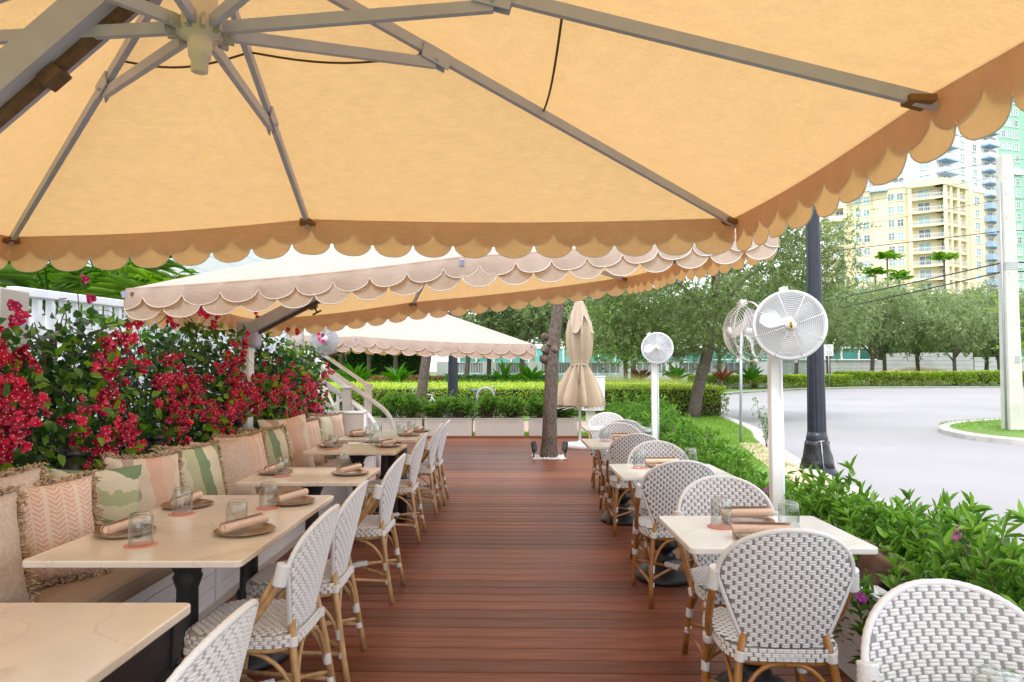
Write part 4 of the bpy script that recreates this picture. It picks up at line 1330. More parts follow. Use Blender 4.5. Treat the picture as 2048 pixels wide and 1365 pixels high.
def bougainvillea(label, y0, y1, ztop, nfl, seed, holes=()):
    rs = np.random.default_rng(seed)
    rd = random.Random(seed)
    root = thing('bougainvillea', label, 'flowering vine', (-2.75, (y0 + y1) / 2, 0), group='bougainvillea behind the banquette')
    org = np.array(ORG[root.name])
    W_ = y1 - y0
    # deep foliage, coloured dark to paint the shade behind the vine
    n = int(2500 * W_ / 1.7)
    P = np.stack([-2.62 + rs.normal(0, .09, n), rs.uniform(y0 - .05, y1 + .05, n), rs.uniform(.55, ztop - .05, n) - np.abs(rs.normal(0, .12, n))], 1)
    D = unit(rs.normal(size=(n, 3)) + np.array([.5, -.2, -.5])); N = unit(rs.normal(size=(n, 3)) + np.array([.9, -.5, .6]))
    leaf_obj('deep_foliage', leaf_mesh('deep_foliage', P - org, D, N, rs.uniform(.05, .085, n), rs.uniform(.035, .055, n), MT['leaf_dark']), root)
    n = int(1250 * W_ / 1.7)
    zz = rs.uniform(.72, ztop + .03, n)
    P = np.stack([-2.47 + rs.normal(0, .07, n) - .05 * (zz > ztop - .2), rs.uniform(y0 - .05, y1 + .05, n), zz], 1)
    lump = np.array([mnoise.noise((0, p[1] * 2.3, p[2] * 2.3 + seed)) for p in P])
    keep = lump > -.22
    P = P[keep]; n = len(P)
    D = unit(rs.normal(size=(n, 3)) + np.array([.6, -.3, -.3])); N = unit(rs.normal(size=(n, 3)) * .7 + np.array([.8, -.6, .7]))
    L_, Wd = rs.uniform(.05, .085, n), rs.uniform(.036, .06, n)
    k = min(140, n // 3)
    idx = np.argsort(-(P[:, 0] * 2 - .15 * P[:, 1]) + rs.normal(0, .08, n))
    a, b = idx[:k], idx[k:]
    leaf_parts(root, LEAF1, P[a] - org, D[a], N[a], L_[a], Wd[a])
    leaf_obj('foliage', leaf_mesh('foliage', P[b] - org, D[b], N[b], L_[b], Wd[b], MT['leaf_b'], TPL6), root)
    # stems and curly twigs
    tw = MB()
    for i in range(int(26 * W_ / 1.7)):
        y = rd.uniform(y0, y1); x = -2.55 + rd.gauss(0, .06)
        pts = [Vector((x, y, .1))]
        h = rd.uniform(.9, ztop + .02)
        for q in range(1, 9):
            pts.append(Vector((x + rd.gauss(0, .03) + .1 * q / 9 * rd.random(), y + rd.gauss(0, .05), .1 + h * q / 8)))
        tw.tube(pts, [lerp(.008, .003, q / 8) for q in range(9)], 5)
    for i in range(int(30 * W_ / 1.7)):
        p = Vector((-2.5 + rd.gauss(0, .07), rd.uniform(y0, y1), ztop - rd.uniform(.05, .35)))
        a, pts = rd.uniform(0, 6.28), [p.copy()]
        cv = rd.choice((-1, 1)) * rd.uniform(.25, .9)
        el = rd.uniform(.5, 1.5)
        for q in range(12):
            a += cv * rd.uniform(.3, 1.2); el -= rd.uniform(-.05, .28)
            p = p + Vector((math.cos(a) * .5, math.sin(a), el * .8)) * .034
            pts.append(p.copy())
        tw.tube(pts, [lerp(.0036, .0013, q / 12) for q in range(13)], 4)
    tw.build('stems', MT['twig'], root, world=True)
    # flower clusters, every flower its own piece
    made = 0
    while made < nfl:
        cy_, cz = rd.uniform(y0, y1), rd.triangular(.80, ztop + .02, 1.25)
        if mnoise.noise((3.3, cy_ * 1.9, cz * 1.9 + 7)) < -.24: continue
        m = rd.randint(5, 12)
        cx_ = -2.385 + rd.gauss(0, .035)
        for q in range(m):
            if made >= nfl: break
            p = Vector((cx_ + rd.gauss(0, .028), cy_ + rd.gauss(0, .055), cz + rd.gauss(0, .06) - .01 * q))
            nrm = Vector((1.0 + rd.gauss(0, .35), -.75 + rd.gauss(0, .5), .15 + rd.gauss(0, .5))).normalized()
            M_ = Matrix.Translation(p - ORG[root.name]) @ nrm.to_track_quat('Z', 'Y').to_matrix().to_4x4() @ Matrix.Rotation(rd.random() * 6, 4, 'Z') @ Matrix.Scale(rd.uniform(.8, 1.25), 4)
            me = FLW[5] if (cz > ztop - .07 and rd.random() < .4) else FLW[rd.randrange(5)]
            inst('flower', me, root, M=M_)
            made += 1
    # a few loose sprays above the top
    for q in range(3):
        p = Vector((-2.36 + rd.gauss(0, .03), rd.uniform(y0, y1), ztop + rd.uniform(.02, .16)))
        for w in range(rd.randint(2, 5)):
            nrm = Vector((1 + rd.gauss(0, .4), -.9 + rd.gauss(0, .4), rd.gauss(0, .5))).normalized()
            pp_ = p + Vector((rd.gauss(0, .03), rd.gauss(0, .04), rd.gauss(0, .03)))
            inst('flower', FLW[rd.choice((0, 1, 5))], root, M=Matrix.Translation(pp_ - ORG[root.name]) @ nrm.to_track_quat('Z', 'Y').to_matrix().to_4x4())
    return root
bougainvillea('bougainvillea nearest the camera, at the left edge of the photo', 2.35, 3.75, 1.64, 230, 1)
bougainvillea('bougainvillea in front of the white balusters, with magenta sprigs on top', 3.75, 5.2, 1.78, 255, 2)
bougainvillea('bougainvillea just left of the second umbrella mast', 5.2, 6.55, 1.78, 250, 3)
bougainvillea('farthest bougainvillea, between the second umbrella mast and the stairs', 6.6, 8.7, 1.74, 280, 4)
for i, (y, lb) in enumerate(((3.73, 'black cylinder light behind the green wavy pillow'), (4.62, 'black cylinder light behind the fringed wavy pillow'), (6.0, 'black cylinder light low behind the middle pillows'))):
    t = thing('bollard_light', lb, 'light', (-2.40, y, 0), group='black cylinder lights under the vines')
    MB().tube([(0, 0, 0), (0, 0, .98)], .047, 16).build('post', MT['black'], t)
    MB().lathe([(.05, .975), (.053, .985), (.053, 1.01), (.0, 1.015)], 16).build('cap', MT['wrap'], t)

# ================================================================== LEFT HOUSE, RAILING, PALMS
hs = thing('white_house', 'pale white house wall with a column behind the palms', 'house', (-6.5, 8, 0))
MB().box((-6.6, 7, 2.6), (.3, 22, 5.2)).box((-6.6, 18.1, 2.6), (3, .3, 5.2)).build('wall', MT['house'], hs, world=True)
MB().box((-4.92, 8.5, 2.0), (.34, .34, 4.4)).build('column', MT['house'], hs, world=True, bevel=.01)
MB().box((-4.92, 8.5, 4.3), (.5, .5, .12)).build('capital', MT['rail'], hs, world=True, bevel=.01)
MB().box((-5.4, 5.2, .5), (2.6, 9.5, .9)).build('porch', MT['railgrey'], hs, world=True)
for y in (15.6,):
    f = MB().box((-6.43, y, 2.6), (.05, 1.0, 1.5)).build('window', MT['rail'], hs, world=True)
    MB().box((-6.40, y, 2.6), (.02, .84, 1.34)).build('pane', MT['windark'], f, world=True)
for k in range(15):
    MB().box((-6.44, 7, .3 + k * .34), (.03, 21.6, .325), Matrix.Rotation(R(2), 3, 'Y')).build('siding_board', MT['house'], hs, world=True)

rl = thing('porch_railing', 'white baluster railing above the bougainvillea at left', 'railing', (-3.2, 6.4, 0))
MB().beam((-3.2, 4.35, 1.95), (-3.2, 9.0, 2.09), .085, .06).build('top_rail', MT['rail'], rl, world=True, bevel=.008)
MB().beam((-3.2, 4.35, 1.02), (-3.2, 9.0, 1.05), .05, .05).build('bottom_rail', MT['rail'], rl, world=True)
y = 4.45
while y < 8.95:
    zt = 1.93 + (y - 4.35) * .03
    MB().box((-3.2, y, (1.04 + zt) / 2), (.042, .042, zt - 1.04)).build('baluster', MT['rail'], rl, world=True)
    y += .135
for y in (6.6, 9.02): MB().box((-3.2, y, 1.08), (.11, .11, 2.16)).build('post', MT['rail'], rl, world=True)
bx = thing('speaker_box', 'beige boxed post at the left end of the baluster railing', 'post', (-3.12, 4.1, 0))
MB().box((0, 0, 1.70), (.26, .24, .46)).build('box', MT['panelbeige'], bx, bevel=.01)
MB().box((0, 0, .72), (.12, .12, 1.42)).build('post', MT['railgrey'], bx)

def palm(label, x, y, z0, fronds, ln, seed, group=None, name='palm', m='leaf_palm', trunk=.0, trunk_r=.05, leaflets=19, lw=.013):
    rd = random.Random(seed)
    root = thing(name, label, 'palm', (x, y, 0), group=group)
    MB().tube([(0, 0, 0), (.03, 0, z0 * .5), (0, 0, z0)], [trunk_r * 1.2, trunk_r, trunk_r * .8], 8).build('trunk', MT['bark'], root)
    for k in range(fronds):
        a = 2 * PI * k / fronds * 1.0 + rd.uniform(-.4, .4)
        el = rd.uniform(.6, 1.45)
        l = ln * rd.uniform(.75, 1.1)
        p0 = Vector((0, 0, z0))
        d = Vector((math.cos(a) * math.cos(el), math.sin(a) * math.cos(el), math.sin(el)))
        p1 = p0 + d * l * .6
        p2 = p0 + d * l * .85 + Vector((math.cos(a) * .35, math.sin(a) * .35, -.35 * (1.2 - el * .5))) * l
        sp = bez(p0, p1, p2, leaflets)
        st = MB().tube(sp, [lerp(.011, .003, i / leaflets) * (ln / 1.2) for i in range(leaflets + 1)], 4)
        P, D, N, L_ = [], [], [], []
        for i in range(3, leaflets + 1):
            t = (sp[i] - sp[i - 1]).normalized()
            s = t.cross(Vector((0, 0, 1))).normalized(); u = s.cross(t)
            for sg in (-1, 1):
                P.append(sp[i]); D.append(s * sg * .8 + t * .7 + Vector((0, 0, -.1 - .55 * rd.random()))); N.append(u)
                L_.append(ln * .34 * math.sin(PI * min(1, .25 + .75 * i / leaflets)) * rd.uniform(.85, 1.1) + .05)
        o = st.build('frond', MT[m], root)
        leaf_obj('leaflets', leaf_mesh('leaflets', np.array(P), np.array([list(v) for v in D]), np.array([list(v) for v in N]), np.array(L_), lw, MT[m], TPL6), o)
    return root
palm('bright green areca palm behind the left end of the railing', -3.85, 5.7, 1.75, 7, 1.3, 3, 'areca palms on the porch')
palm('bright green areca palm behind the middle of the white balusters', -3.95, 6.6, 1.85, 8, 1.35, 5, 'areca palms on the porch')
palm('areca palm beside the white house column', -4.05, 7.6, 1.85, 7, 1.35, 8, 'areca palms on the porch')
palm('dark leafy palm right of the white house column', -4.6, 9.3, 1.7, 12, 1.2, 12, 'areca palms on the porch')

# stairs with white rails
sr = thing('porch_stairs', 'white porch stairs with sloping handrails and crossed balustrade', 'stairs', (-2.6, 10.1, 0))
def W_(mb, n, m, bevel=0, p=sr): return mb.build(n, m, p, bevel=bevel, world=True)
for i in range(6):
    x = -2.05 - i * .26
    W_(MB().box((x, 10.1, .14 + i * .165), (.29, 1.25, .04)), 'tread', MT['railgrey'])
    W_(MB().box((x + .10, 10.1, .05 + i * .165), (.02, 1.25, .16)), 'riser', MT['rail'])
for yy, nm in ((9.42, 0), (10.80, 1)):
    a, b = Vector((-3.35, yy, 1.95)), Vector((-2.28, yy, 1.215))
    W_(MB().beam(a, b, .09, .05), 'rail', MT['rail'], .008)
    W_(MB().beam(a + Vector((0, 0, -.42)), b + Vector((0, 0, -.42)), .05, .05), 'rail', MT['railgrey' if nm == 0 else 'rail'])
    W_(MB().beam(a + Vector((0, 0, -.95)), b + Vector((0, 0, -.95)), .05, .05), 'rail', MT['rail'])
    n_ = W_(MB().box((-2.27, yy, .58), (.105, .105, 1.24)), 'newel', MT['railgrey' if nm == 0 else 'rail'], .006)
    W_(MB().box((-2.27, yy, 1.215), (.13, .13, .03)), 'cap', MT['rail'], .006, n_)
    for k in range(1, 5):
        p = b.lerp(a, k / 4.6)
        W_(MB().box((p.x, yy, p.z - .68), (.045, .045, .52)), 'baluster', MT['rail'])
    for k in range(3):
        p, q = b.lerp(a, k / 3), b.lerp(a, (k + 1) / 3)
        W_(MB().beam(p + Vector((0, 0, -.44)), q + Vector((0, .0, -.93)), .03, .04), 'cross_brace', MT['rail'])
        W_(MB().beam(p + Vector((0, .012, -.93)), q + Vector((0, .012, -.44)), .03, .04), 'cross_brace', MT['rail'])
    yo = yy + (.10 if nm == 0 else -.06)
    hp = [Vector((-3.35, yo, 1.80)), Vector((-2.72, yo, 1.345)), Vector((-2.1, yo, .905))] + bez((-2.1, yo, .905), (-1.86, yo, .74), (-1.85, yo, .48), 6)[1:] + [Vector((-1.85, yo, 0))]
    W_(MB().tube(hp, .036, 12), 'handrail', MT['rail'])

# ================================================================== FANS
def fan_head(root, c, look, r, col, tilt=0, roll=0, badge=True, rimless=False, deep=.15):
    """drum-less cage fan: look = facing direction"""
    q = Vector(look).normalized().to_track_quat('Z', 'Y').to_matrix().to_4x4()
    M_ = Matrix.Translation(Vector(c)) @ q @ Matrix.Rotation(R(roll), 4, 'Z')
    def add(mb, nm, m, parent):
        mb.v = [tuple(M_ @ Vector(p)) for p in mb.v]
        return mb.build(nm, m, parent, world=True)
    n = 48
    rim = MB().lathe([(r, -.035), (r * 1.035, -.03), (r * 1.035, .03), (r, .036), (r * .93, .03), (r * .93, .022), (r, -.0), (r, -.035)], n)
    if rimless: rim = MB().tube([(r * math.cos(2 * PI * a / n), r * math.sin(2 * PI * a / n), 0) for a in range(n)], .006, 6, closed=True)
    h = add(rim, 'rim', MT[col], root)
    wires = MB()
    for sgn, k in ((1, 15), (-1, 12)):
        for i in range(1, k):
            f = i / k
            rr = r * (.16 + .80 * f)
            z = sgn * (.036 + deep * .42 * (1 - f ** 3.0))
            if sgn < 0: z -= .02
            wires.tube([(rr * math.cos(2 * PI * a / n), rr * math.sin(2 * PI * a / n), z) for a in range(n)], .0017 * (r / .2), 4, closed=True)
        for a in range(8):
            t = 2 * PI * a / 8 + .2
            pts = []
            for i in range(8):
                f = i / 7; rr = r * (.13 + .86 * f); z = sgn * (.034 + deep * .42 * (1 - f ** 3.0)) - (.02 if sgn < 0 else 0)
                pts.append((rr * math.cos(t), rr * math.sin(t), z))
            wires.tube(pts, .0022 * (r / .2), 4)
    add(wires, 'cage', MT[col], h)
    zf = .036 + deep * .42
    hb = add(MB().lathe([(.0, zf + .006), (r * .16, zf + .004), (r * .165, zf - .006), (.0, zf - .008)][::-1], 24), 'centre_disc', MT[col], h)
    if badge:
        add(MB().lathe([(.0, zf + .0105), (r * .055, zf + .0095), (r * .06, zf + .006)][::-1], 20, wob=lambda a, i: 1 / math.sqrt((math.cos(a) / .62) ** 2 + (math.sin(a) / 1.9) ** 2) ), 'badge', MT['signblack'], hb)
        rg = MB().tube([(r * .034 * math.cos(2 * PI * a / 24), r * .105 * math.sin(2 * PI * a / 24), zf + .0115) for a in range(24)], .0022, 5, closed=True)
        rg.tube([(r * .018 * math.cos(2 * PI * a / 16), r * .035 + r * .03 * math.sin(2 * PI * a / 16), zf + .0115) for a in range(16)], .0016, 5, closed=True)
        rg.tube([(r * .008, r * .005, zf + .0115), (r * .02, -.035 * r, zf + .0115)], .0016, 5)
        add(rg, 'emblem', MT['gold'], hb)
    for k in range(3):
        bl = MB(); rows = []
        for i in range(9):
            f = i / 8
            rr = r * lerp(.14, .86, f)
            row = []
            for j in range(7):
                g = -1 + 2 * j / 6
                wd = (.30 + .62 * math.sin(PI * min(1, f * .75 + .1))) * .62
                a = 2 * PI * k / 3 + .5 + g * wd * (1 - .25 * f * f)
                row.append((rr * math.cos(a), rr * math.sin(a), +.004 + .042 * g))
            rows.append(row)
        bl.grid(rows)
        add(bl, 'blade', MT['fangrey' if col == 'fangrey' else 'fanwhite'], h)
    add(MB().lathe([(.0, .03), (r * .15, .028), (r * .16, .0), (r * .27, -.03), (r * .27, -.12), (r * .2, -.14), (.0, -.142)][::-1], 20), 'motor', MT[col], h)
    add(MB().box((0, r * 1.05, 0), (.05, .035, .05)).tube([(0, r * 1.05, 0), (0, r * 1.15, 0)], .014, 8), 'top_clip', MT[col], h)
    add(MB().tube([(0, -r * 1.02, 0), (0, -r * 1.12, 0)], .014, 8), 'foot_knob', MT[col], h)
    return h
f1 = thing('standing_fan', 'tall white post carrying two round cage fans, nearest of the fans', 'fan', (1.668, 4.35, 0), group='patio fans on posts')
MB().box((0, 0, .80), (.066, .066, 1.60)).build('post', MT['white'], f1, bevel=.006)
MB().box((0, 0, .006), (.2, .2, .012)).build('base_plate', MT['white'], f1)
MB().tube([(.040, -.02, .05), (.042, -.02, .5), (.044, -.02, 1.0), (.039, -.02, 1.55)], .006, 6).tube([(.03, -.038, .03), (.033, -.041, .6), (.03, -.038, 1.5)], .004, 5).build('cable', MT['rail'], f1)
fan_head(f1, (1.705, 4.19, 1.72), (-.30, -1, -.06), .208, 'fanwhite', roll=8)
fan_head(f1, (1.60, 4.60, 1.705), (-.97, -.18, -.04), .20, 'fanwhite', roll=20, badge=False, rimless=True, deep=.26)
MB().tube([(1.668, 4.35, 1.58), (1.70, 4.30, 1.72), (1.71, 4.27, 1.72)], .018, 8).tube([(1.668, 4.36, 1.58), (1.70, 4.56, 1.70)], .018, 8).build('bracket', MT['white'], f1, world=True)
f2 = thing('standing_fan', 'small white cage fan on a slim post beyond the third white table', 'fan', (1.933, 9.3, 0), group='patio fans on posts')
MB().box((0, 0, .78), (.072, .072, 1.56)).build('post', MT['white'], f2, bevel=.006)
MB().tube([(.05, -.02, .1), (.053, -.02, .8), (.05, -.02, 1.5)], .006, 6).build('cable', MT['rail'], f2)
fan_head(f2, (1.955, 9.18, 1.745), (-.35, -1, -.05), .205, 'fanwhite', roll=30)
MB().tube([(1.933, 9.3, 1.5), (1.95, 9.27, 1.74)], .018, 8).build('bracket', MT['white'], f2, world=True)
f3 = thing('wall_fan', 'grey cage fan seen from behind by the stair rails under the second umbrella', 'fan', (-2.74, 8.80, 0), group='patio fans on posts')
MB().box((0, 0, 1.03), (.085, .085, 2.06)).build('post', MT['railgrey'], f3)
fan_head(f3, (-2.40, 8.70, 1.825), (-.35, 1, -.12), .178, 'fangrey', badge=False)
MB().tube([(-2.74, 8.80, 2.02), (-2.55, 8.78, 2.05), (-2.42, 8.66, 2.04), (-2.40, 8.60, 1.85)], .016, 8).build('bracket', MT['railgrey'], f3, world=True)

# ================================================================== DECK TREE
def branchy(mb, p, d, l, r, depth, rd, tips, wig=.25, n=4, ends=None):
    pts = [Vector(p)]; q = Vector(p); dd = Vector(d).normalized()
    for i in range(6):
        dd = (dd + Vector((rd.gauss(0, wig), rd.gauss(0, wig), rd.gauss(0, wig * .6))) * .35).normalized()
        q = q + dd * l / 6; pts.append(q.copy())
    mb.tube(pts, [lerp(r, r * .62, i / 6) for i in range(7)], 8 if depth > 1 else 5)
    if depth == 0:
        tips.append(q.copy()); return
    tips.append(q.copy())
    for k in range(n):
        a = rd.uniform(0, 6.28)
        nd = (dd + Vector((math.cos(a), math.sin(a), rd.uniform(-.2, .55))) * rd.uniform(.55, 1.0)).normalized()
        branchy(mb, pts[rd.choice((4, 5, 6, 6))], nd, l * rd.uniform(.55, .8), r * .55, depth - 1, rd, tips, wig, n)

def sprays(rs, C, rad, ntw, tl, nl, ll, lw, droop=-.2, upb=.0):
    """leafy twigs round centres C"""
    K = len(C)
    base = np.repeat(C, ntw, 0) + rs.normal(size=(K * ntw, 3)) * np.array(rad)
    out = unit(base - np.repeat(C, ntw, 0) + 1e-6)
    d = unit(out * .6 + rs.normal(size=out.shape) * .7 + np.array([0, 0, droop]))
    t = rs.random((K * ntw, nl)) * tl
    P = base[:, None, :] + d[:, None, :] * t[:, :, None]
    P = P.reshape(-1, 3)
    dd = np.repeat(d, nl, 0)
    D = unit(dd * .7 + rs.normal(size=dd.shape) * .6)
    N = unit(rs.normal(size=dd.shape) * .8 + np.array([0, 0, 1.0]))
    n = len(P)
    rv = np.repeat(rs.random(K), ntw * nl) * .5 + rs.random(n) * .5
    return P, D, N, rs.uniform(ll * .7, ll * 1.2, n), rs.uniform(lw * .7, lw * 1.2, n), rv

dt = thing('deck_tree', 'gnarled tree trunk growing through the deck in a bed of white chips', 'tree', (.608, 11.42, 0))
tk = MB()
tp = [(0, 0, -.1), (.0, 0, .06), (.015, 0, .3), (.02, 0, .7), (.05, .0, 1.2), (.06, 0, 1.7), (.11, 0, 2.1), (.19, 0, 2.6), (.28, 0, 3.2), (.32, 0, 3.7)]
tk.tube([Vector(p) for p in smooth3(tp)] if False else [Vector(p) for p in tp], [.175, .150, .128, .118, .112, .118, .102, .095, .09, .08], 18)
trunk = tk.build('trunk', MT['bark'], dt)
md = trunk.modifiers.new('sub', 'SUBSURF'); md.levels = 2; md.render_levels = 2
for (x, y, z, r, dx, dz) in ((-.06, -.07, 1.80, .062, -.4, .25), (-.085, -.03, 1.64, .066, -.9, -.1), (.0, -.08, 1.88, .04, -.15, .3), (.10, -.085, 1.80, .055, .35, .2), (-.06, -.02, 2.02, .045, -.9, .5), ):
    d_ = Vector((dx, -.55, dz)).normalized(); c_ = Vector((x, y, z))
    o = MB().tube([c_ - d_ * .06, c_ - d_ * .01, c_ + d_ * .02, c_ + d_ * .04, c_ + d_ * .047], [r * 1.35, r * 1.25, r * 1.12, r * .95, r * .7], 12).build('gnarl', MT['bark'], dt)
    MB().tube([c_ + d_ * .043, c_ + d_ * .0495], [r * .62, r * .55], 10).build('cut_face', MT['barkcut'], o)
rd_ = random.Random(5); tips = []; lm = MB()
for k in range(5):
    a = 6.28 * k / 5 + .3
    branchy(lm, (.31, 0, 3.5), (math.cos(a) * .8, math.sin(a) * .8, .9), 1.4, .06, 1, rd_, tips, n=3)
lm.build('limbs', MT['bark'], dt)
rs_ = np.random.default_rng(5)
C = np.array([list(t) for t in tips])
P, D, N, L_, Wd, rv = sprays(rs_, C, (.4, .4, .28), 14, .3, 11, .075, .028)
leaf_obj('crown', leaf_mesh('crown', P, D, N, L_, Wd, MT['leaf_oak'], TPL4, rv), dt)
bed = tag(MB().box((.61, 11.42, .003), (.53, .50, .012)).build('chip_bed', MT['stone_chip']), kind='structure')
cb = MB()
for i in range(260):
    x, y = random.uniform(-.28, .28), random.uniform(-.27, .27)
    s = random.uniform(.010, .024)
    cb.box((.61 + x, 11.42 + y, .011 + s * .3), (s, s * .8, s * .6), Matrix.Rotation(random.random() * 3, 3, 'Z') @ Matrix.Rotation(random.random(), 3, 'X'))
tag(cb.build('white_chips', MT['stone_chip']), kind='stuff')
for x, rz, lb in ((.36, 20, 'black spotlight on a stake left of the deck tree trunk'), (.875, -25, 'black spotlight on a stake right of the deck tree trunk')):
    t = thing('spotlight', lb, 'spotlight', (x, 11.32, 0), R(rz), 'spotlights at the deck tree')
    MB().tube([(0, 0, 0), (0, 0, .11)], .012, 8).box((0, 0, .11), (.03, .05, .03)).build('stake', MT['black'], t)
    M_ = Matrix.Rotation(R(-28), 3, 'X')
    MB().box((0, -.01, .19), (.07, .10, .16), M_).build('lamp_housing', MT['black'], t, bevel=.012)
    MB().box((0, .045, .215), (.055, .01, .12), M_).build('lens', MT['windark'], t)

# ================================================================== PLANTERS AT THE DECK END
LEAF_S1 = single_leaf('leaf', MT['leaf_so'])
def shrub_arrays(rs, cx, cy, rx, ry, z0, zt, ntip, nl, ll, lw, lean=.5):
    u = rs.uniform(-1, 1, ntip); v = rs.uniform(-1, 1, ntip)
    hgt = z0 + (zt - z0) * (.35 + .65 * rs.random(ntip) ** .45) * (1 - .35 * (np.abs(u) ** 2.5 + np.abs(v) ** 2.5) / 2) + rs.normal(0, .03, ntip)
    hgt = z0 + (hgt - z0) * (1 + .42 * np.array([mnoise.noise((cx * 3 + a_ * rx * 3.2, cy * 3 + b_ * ry * 3.2, 1.7)) for a_, b_ in zip(u, v)])) + (rs.random(ntip) < .05) * .13
    T = np.stack([cx + u * rx, cy + v * ry, hgt], 1)
    ax = unit(np.stack([u * lean, v * lean, np.full(ntip, .9)], 1) + rs.normal(0, .25, (ntip, 3)))
    t = rs.random((ntip, nl)) ** 1.6 * .26
    a = rs.uniform(0, 6.28, (ntip, nl))
    rnd = unit(rs.normal(size=(ntip, 3)))
    e1 = unit(np.cross(ax, rnd)); e2 = np.cross(ax, e1)
    rad = np.cos(a)[..., None] * e1[:, None] + np.sin(a)[..., None] * e2[:, None]
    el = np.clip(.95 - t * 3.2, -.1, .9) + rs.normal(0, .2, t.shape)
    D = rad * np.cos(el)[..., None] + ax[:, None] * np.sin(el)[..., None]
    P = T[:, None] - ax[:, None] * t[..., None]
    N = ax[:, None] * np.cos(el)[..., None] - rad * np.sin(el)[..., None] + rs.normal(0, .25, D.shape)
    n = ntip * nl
    rv = np.clip(.75 - t.reshape(-1) * 2.2 + rs.normal(0, .22, n), 0, 1)  # leaves further down a twig run darker: inner shade put into the colour
    return P.reshape(-1, 3), unit(D.reshape(-1, 3)), unit(N.reshape(-1, 3)), rs.uniform(ll * .6, ll * 1.15, n), rs.uniform(lw * .7, lw * 1.1, n), rv, T
def shrub(name, label, cx, cy, rx, ry, z0, zt, ntip, nl, ll, lw, seed, parts=0, group=None, flowers=0, mat_='leaf_s', base=None):
    rs = np.random.default_rng(seed)
    root = thing(name, label, 'shrub', (cx, cy, z0 if base is None else base), group=group)
    org = np.array(ORG[root.name])
    P, D, N, L_, Wd, rv, T = shrub_arrays(rs, cx, cy, rx, ry, z0 + .05, zt, ntip, nl, ll, lw)
    if parts:
        score = P[:, 2] * 1.2 - .35 * P[:, 1] + rs.normal(0, .15, len(P))
        idx = np.argsort(-score); a, b = idx[:parts], idx[parts:]
        leaf_parts(root, LEAF_S1, P[a] - org, D[a], N[a], L_[a], Wd[a])
    else: b = slice(None)
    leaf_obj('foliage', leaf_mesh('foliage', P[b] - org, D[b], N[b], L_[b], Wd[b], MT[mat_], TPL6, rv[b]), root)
    st = MB(); rd = random.Random(seed)
    for i in rs.choice(len(T), min(len(T), 46), replace=False):
        t = T[i]
        st.tube(bez((cx + rd.gauss(0, rx * .3), cy + rd.gauss(0, ry * .3), z0), (lerp(cx, t[0], .7), lerp(cy, t[1], .7), lerp(z0, t[2], .5)), t, 5), [.007, .006, .005, .004, .003, .002], 4)
    st.build('stems', MT['twig'], root, world=True)
    for q in range(flowers):
        t = T[rd.randrange(len(T))]
        p = Vector((t[0] - abs(rd.gauss(0, .03)), t[1] - abs(rd.gauss(0, .05)), t[2] + rd.uniform(-.14, .02)))
        for w in range(rd.randint(1, 3)):
            nrm = Vector((rd.gauss(-.3, .4), -1, rd.gauss(.5, .4))).normalized()
            inst('flower', PFLOWER, root, M=Matrix.Translation(p + Vector((rd.gauss(0, .012), 0, rd.gauss(0, .012))) - ORG[root.name]) @ nrm.to_track_quat('Z', 'Y').to_matrix().to_4x4())
    return root
pf = MB()
for k in range(5):
    a = 2 * PI * k / 5
    pts = [(0, 0, 0)] + [(.023 * rr * math.cos(a + da), .023 * rr * math.sin(a + da), zz) for rr, da, zz in ((.6, -.45, .004), (1, -.2, .002), (1, .2, .002), (.6, .45, .004))]
    pf.add(pts, [(0, 1, 2, 3, 4)])
PFLOWER = pf.mesh('flower', MT['purple'])
for i, (x0, x1, lb) in enumerate(((-2.98, -1.95, 'by the stair rail, leftmost'), (-1.893, -.87, 'left of centre, in front of the dark street lamp'), (-.80, .265, 'in the middle, in front of the bicycle rack'), (.37, 1.41, 'behind the deck tree, rightmost'))):
    cx, w = (x0 + x1) / 2, x1 - x0
    t = thing('planter_box', f'greige panelled planter box {lb}', 'planter', (cx, 15.05, -.05), group='planter boxes at the deck end')
    H_ = .45
    MB().box((0, -.2, H_ / 2), (w, .02, H_ - .004)).box((0, .2, H_ / 2), (w, .02, H_ - .004)).box((-w / 2 + .01, 0, H_ / 2), (.018, .38, H_ - .004)).box((w / 2 - .01, 0, H_ / 2), (.018, .38, H_ - .004)).build('box', MT['planter'], t)
    MB().box((0, -.216, H_ - .03), (w, .014, .06)).box((0, -.216, .03), (w, .014, .06)).box((-w / 2 + .04, -.216, H_ / 2), (.08, .014, H_ - .124)).box((w / 2 - .04, -.216, H_ / 2), (.08, .014, H_ - .124)).build('frame', MT['planter'], t)
    nb = 11
    for k in range(nb):
        MB().box((-w / 2 + .08 + (w - .16) * (k + .5) / nb, -.2125, H_ / 2), ((w - .16) / nb - .006, .006, H_ - .13)).build('panel_board', MT['planter'], t)
    MB().box((0, -.215, H_ + .008), (w + .03, .04, .016)).box((0, .2, H_ + .008), (w + .03, .04, .016)).build('top_rim', MT['planter'], t)
    MB().box((0, 0, H_ - .05), (w - .05, .36, .02)).build('soil', MT['soil'], t)
    for j, fx in enumerate((-.26, .24)):
        shrub('planter_shrub', f'shrub in the {("leftmost", "second", "third", "rightmost")[i]} deck end planter, {"left" if j == 0 else "right"} half', cx + fx * w, 15.05, w * .27, .2, .36, random.uniform(.78, .90), 95, 13, .10, .022, 100 + i * 2 + j, group='shrubs in the deck end planters')

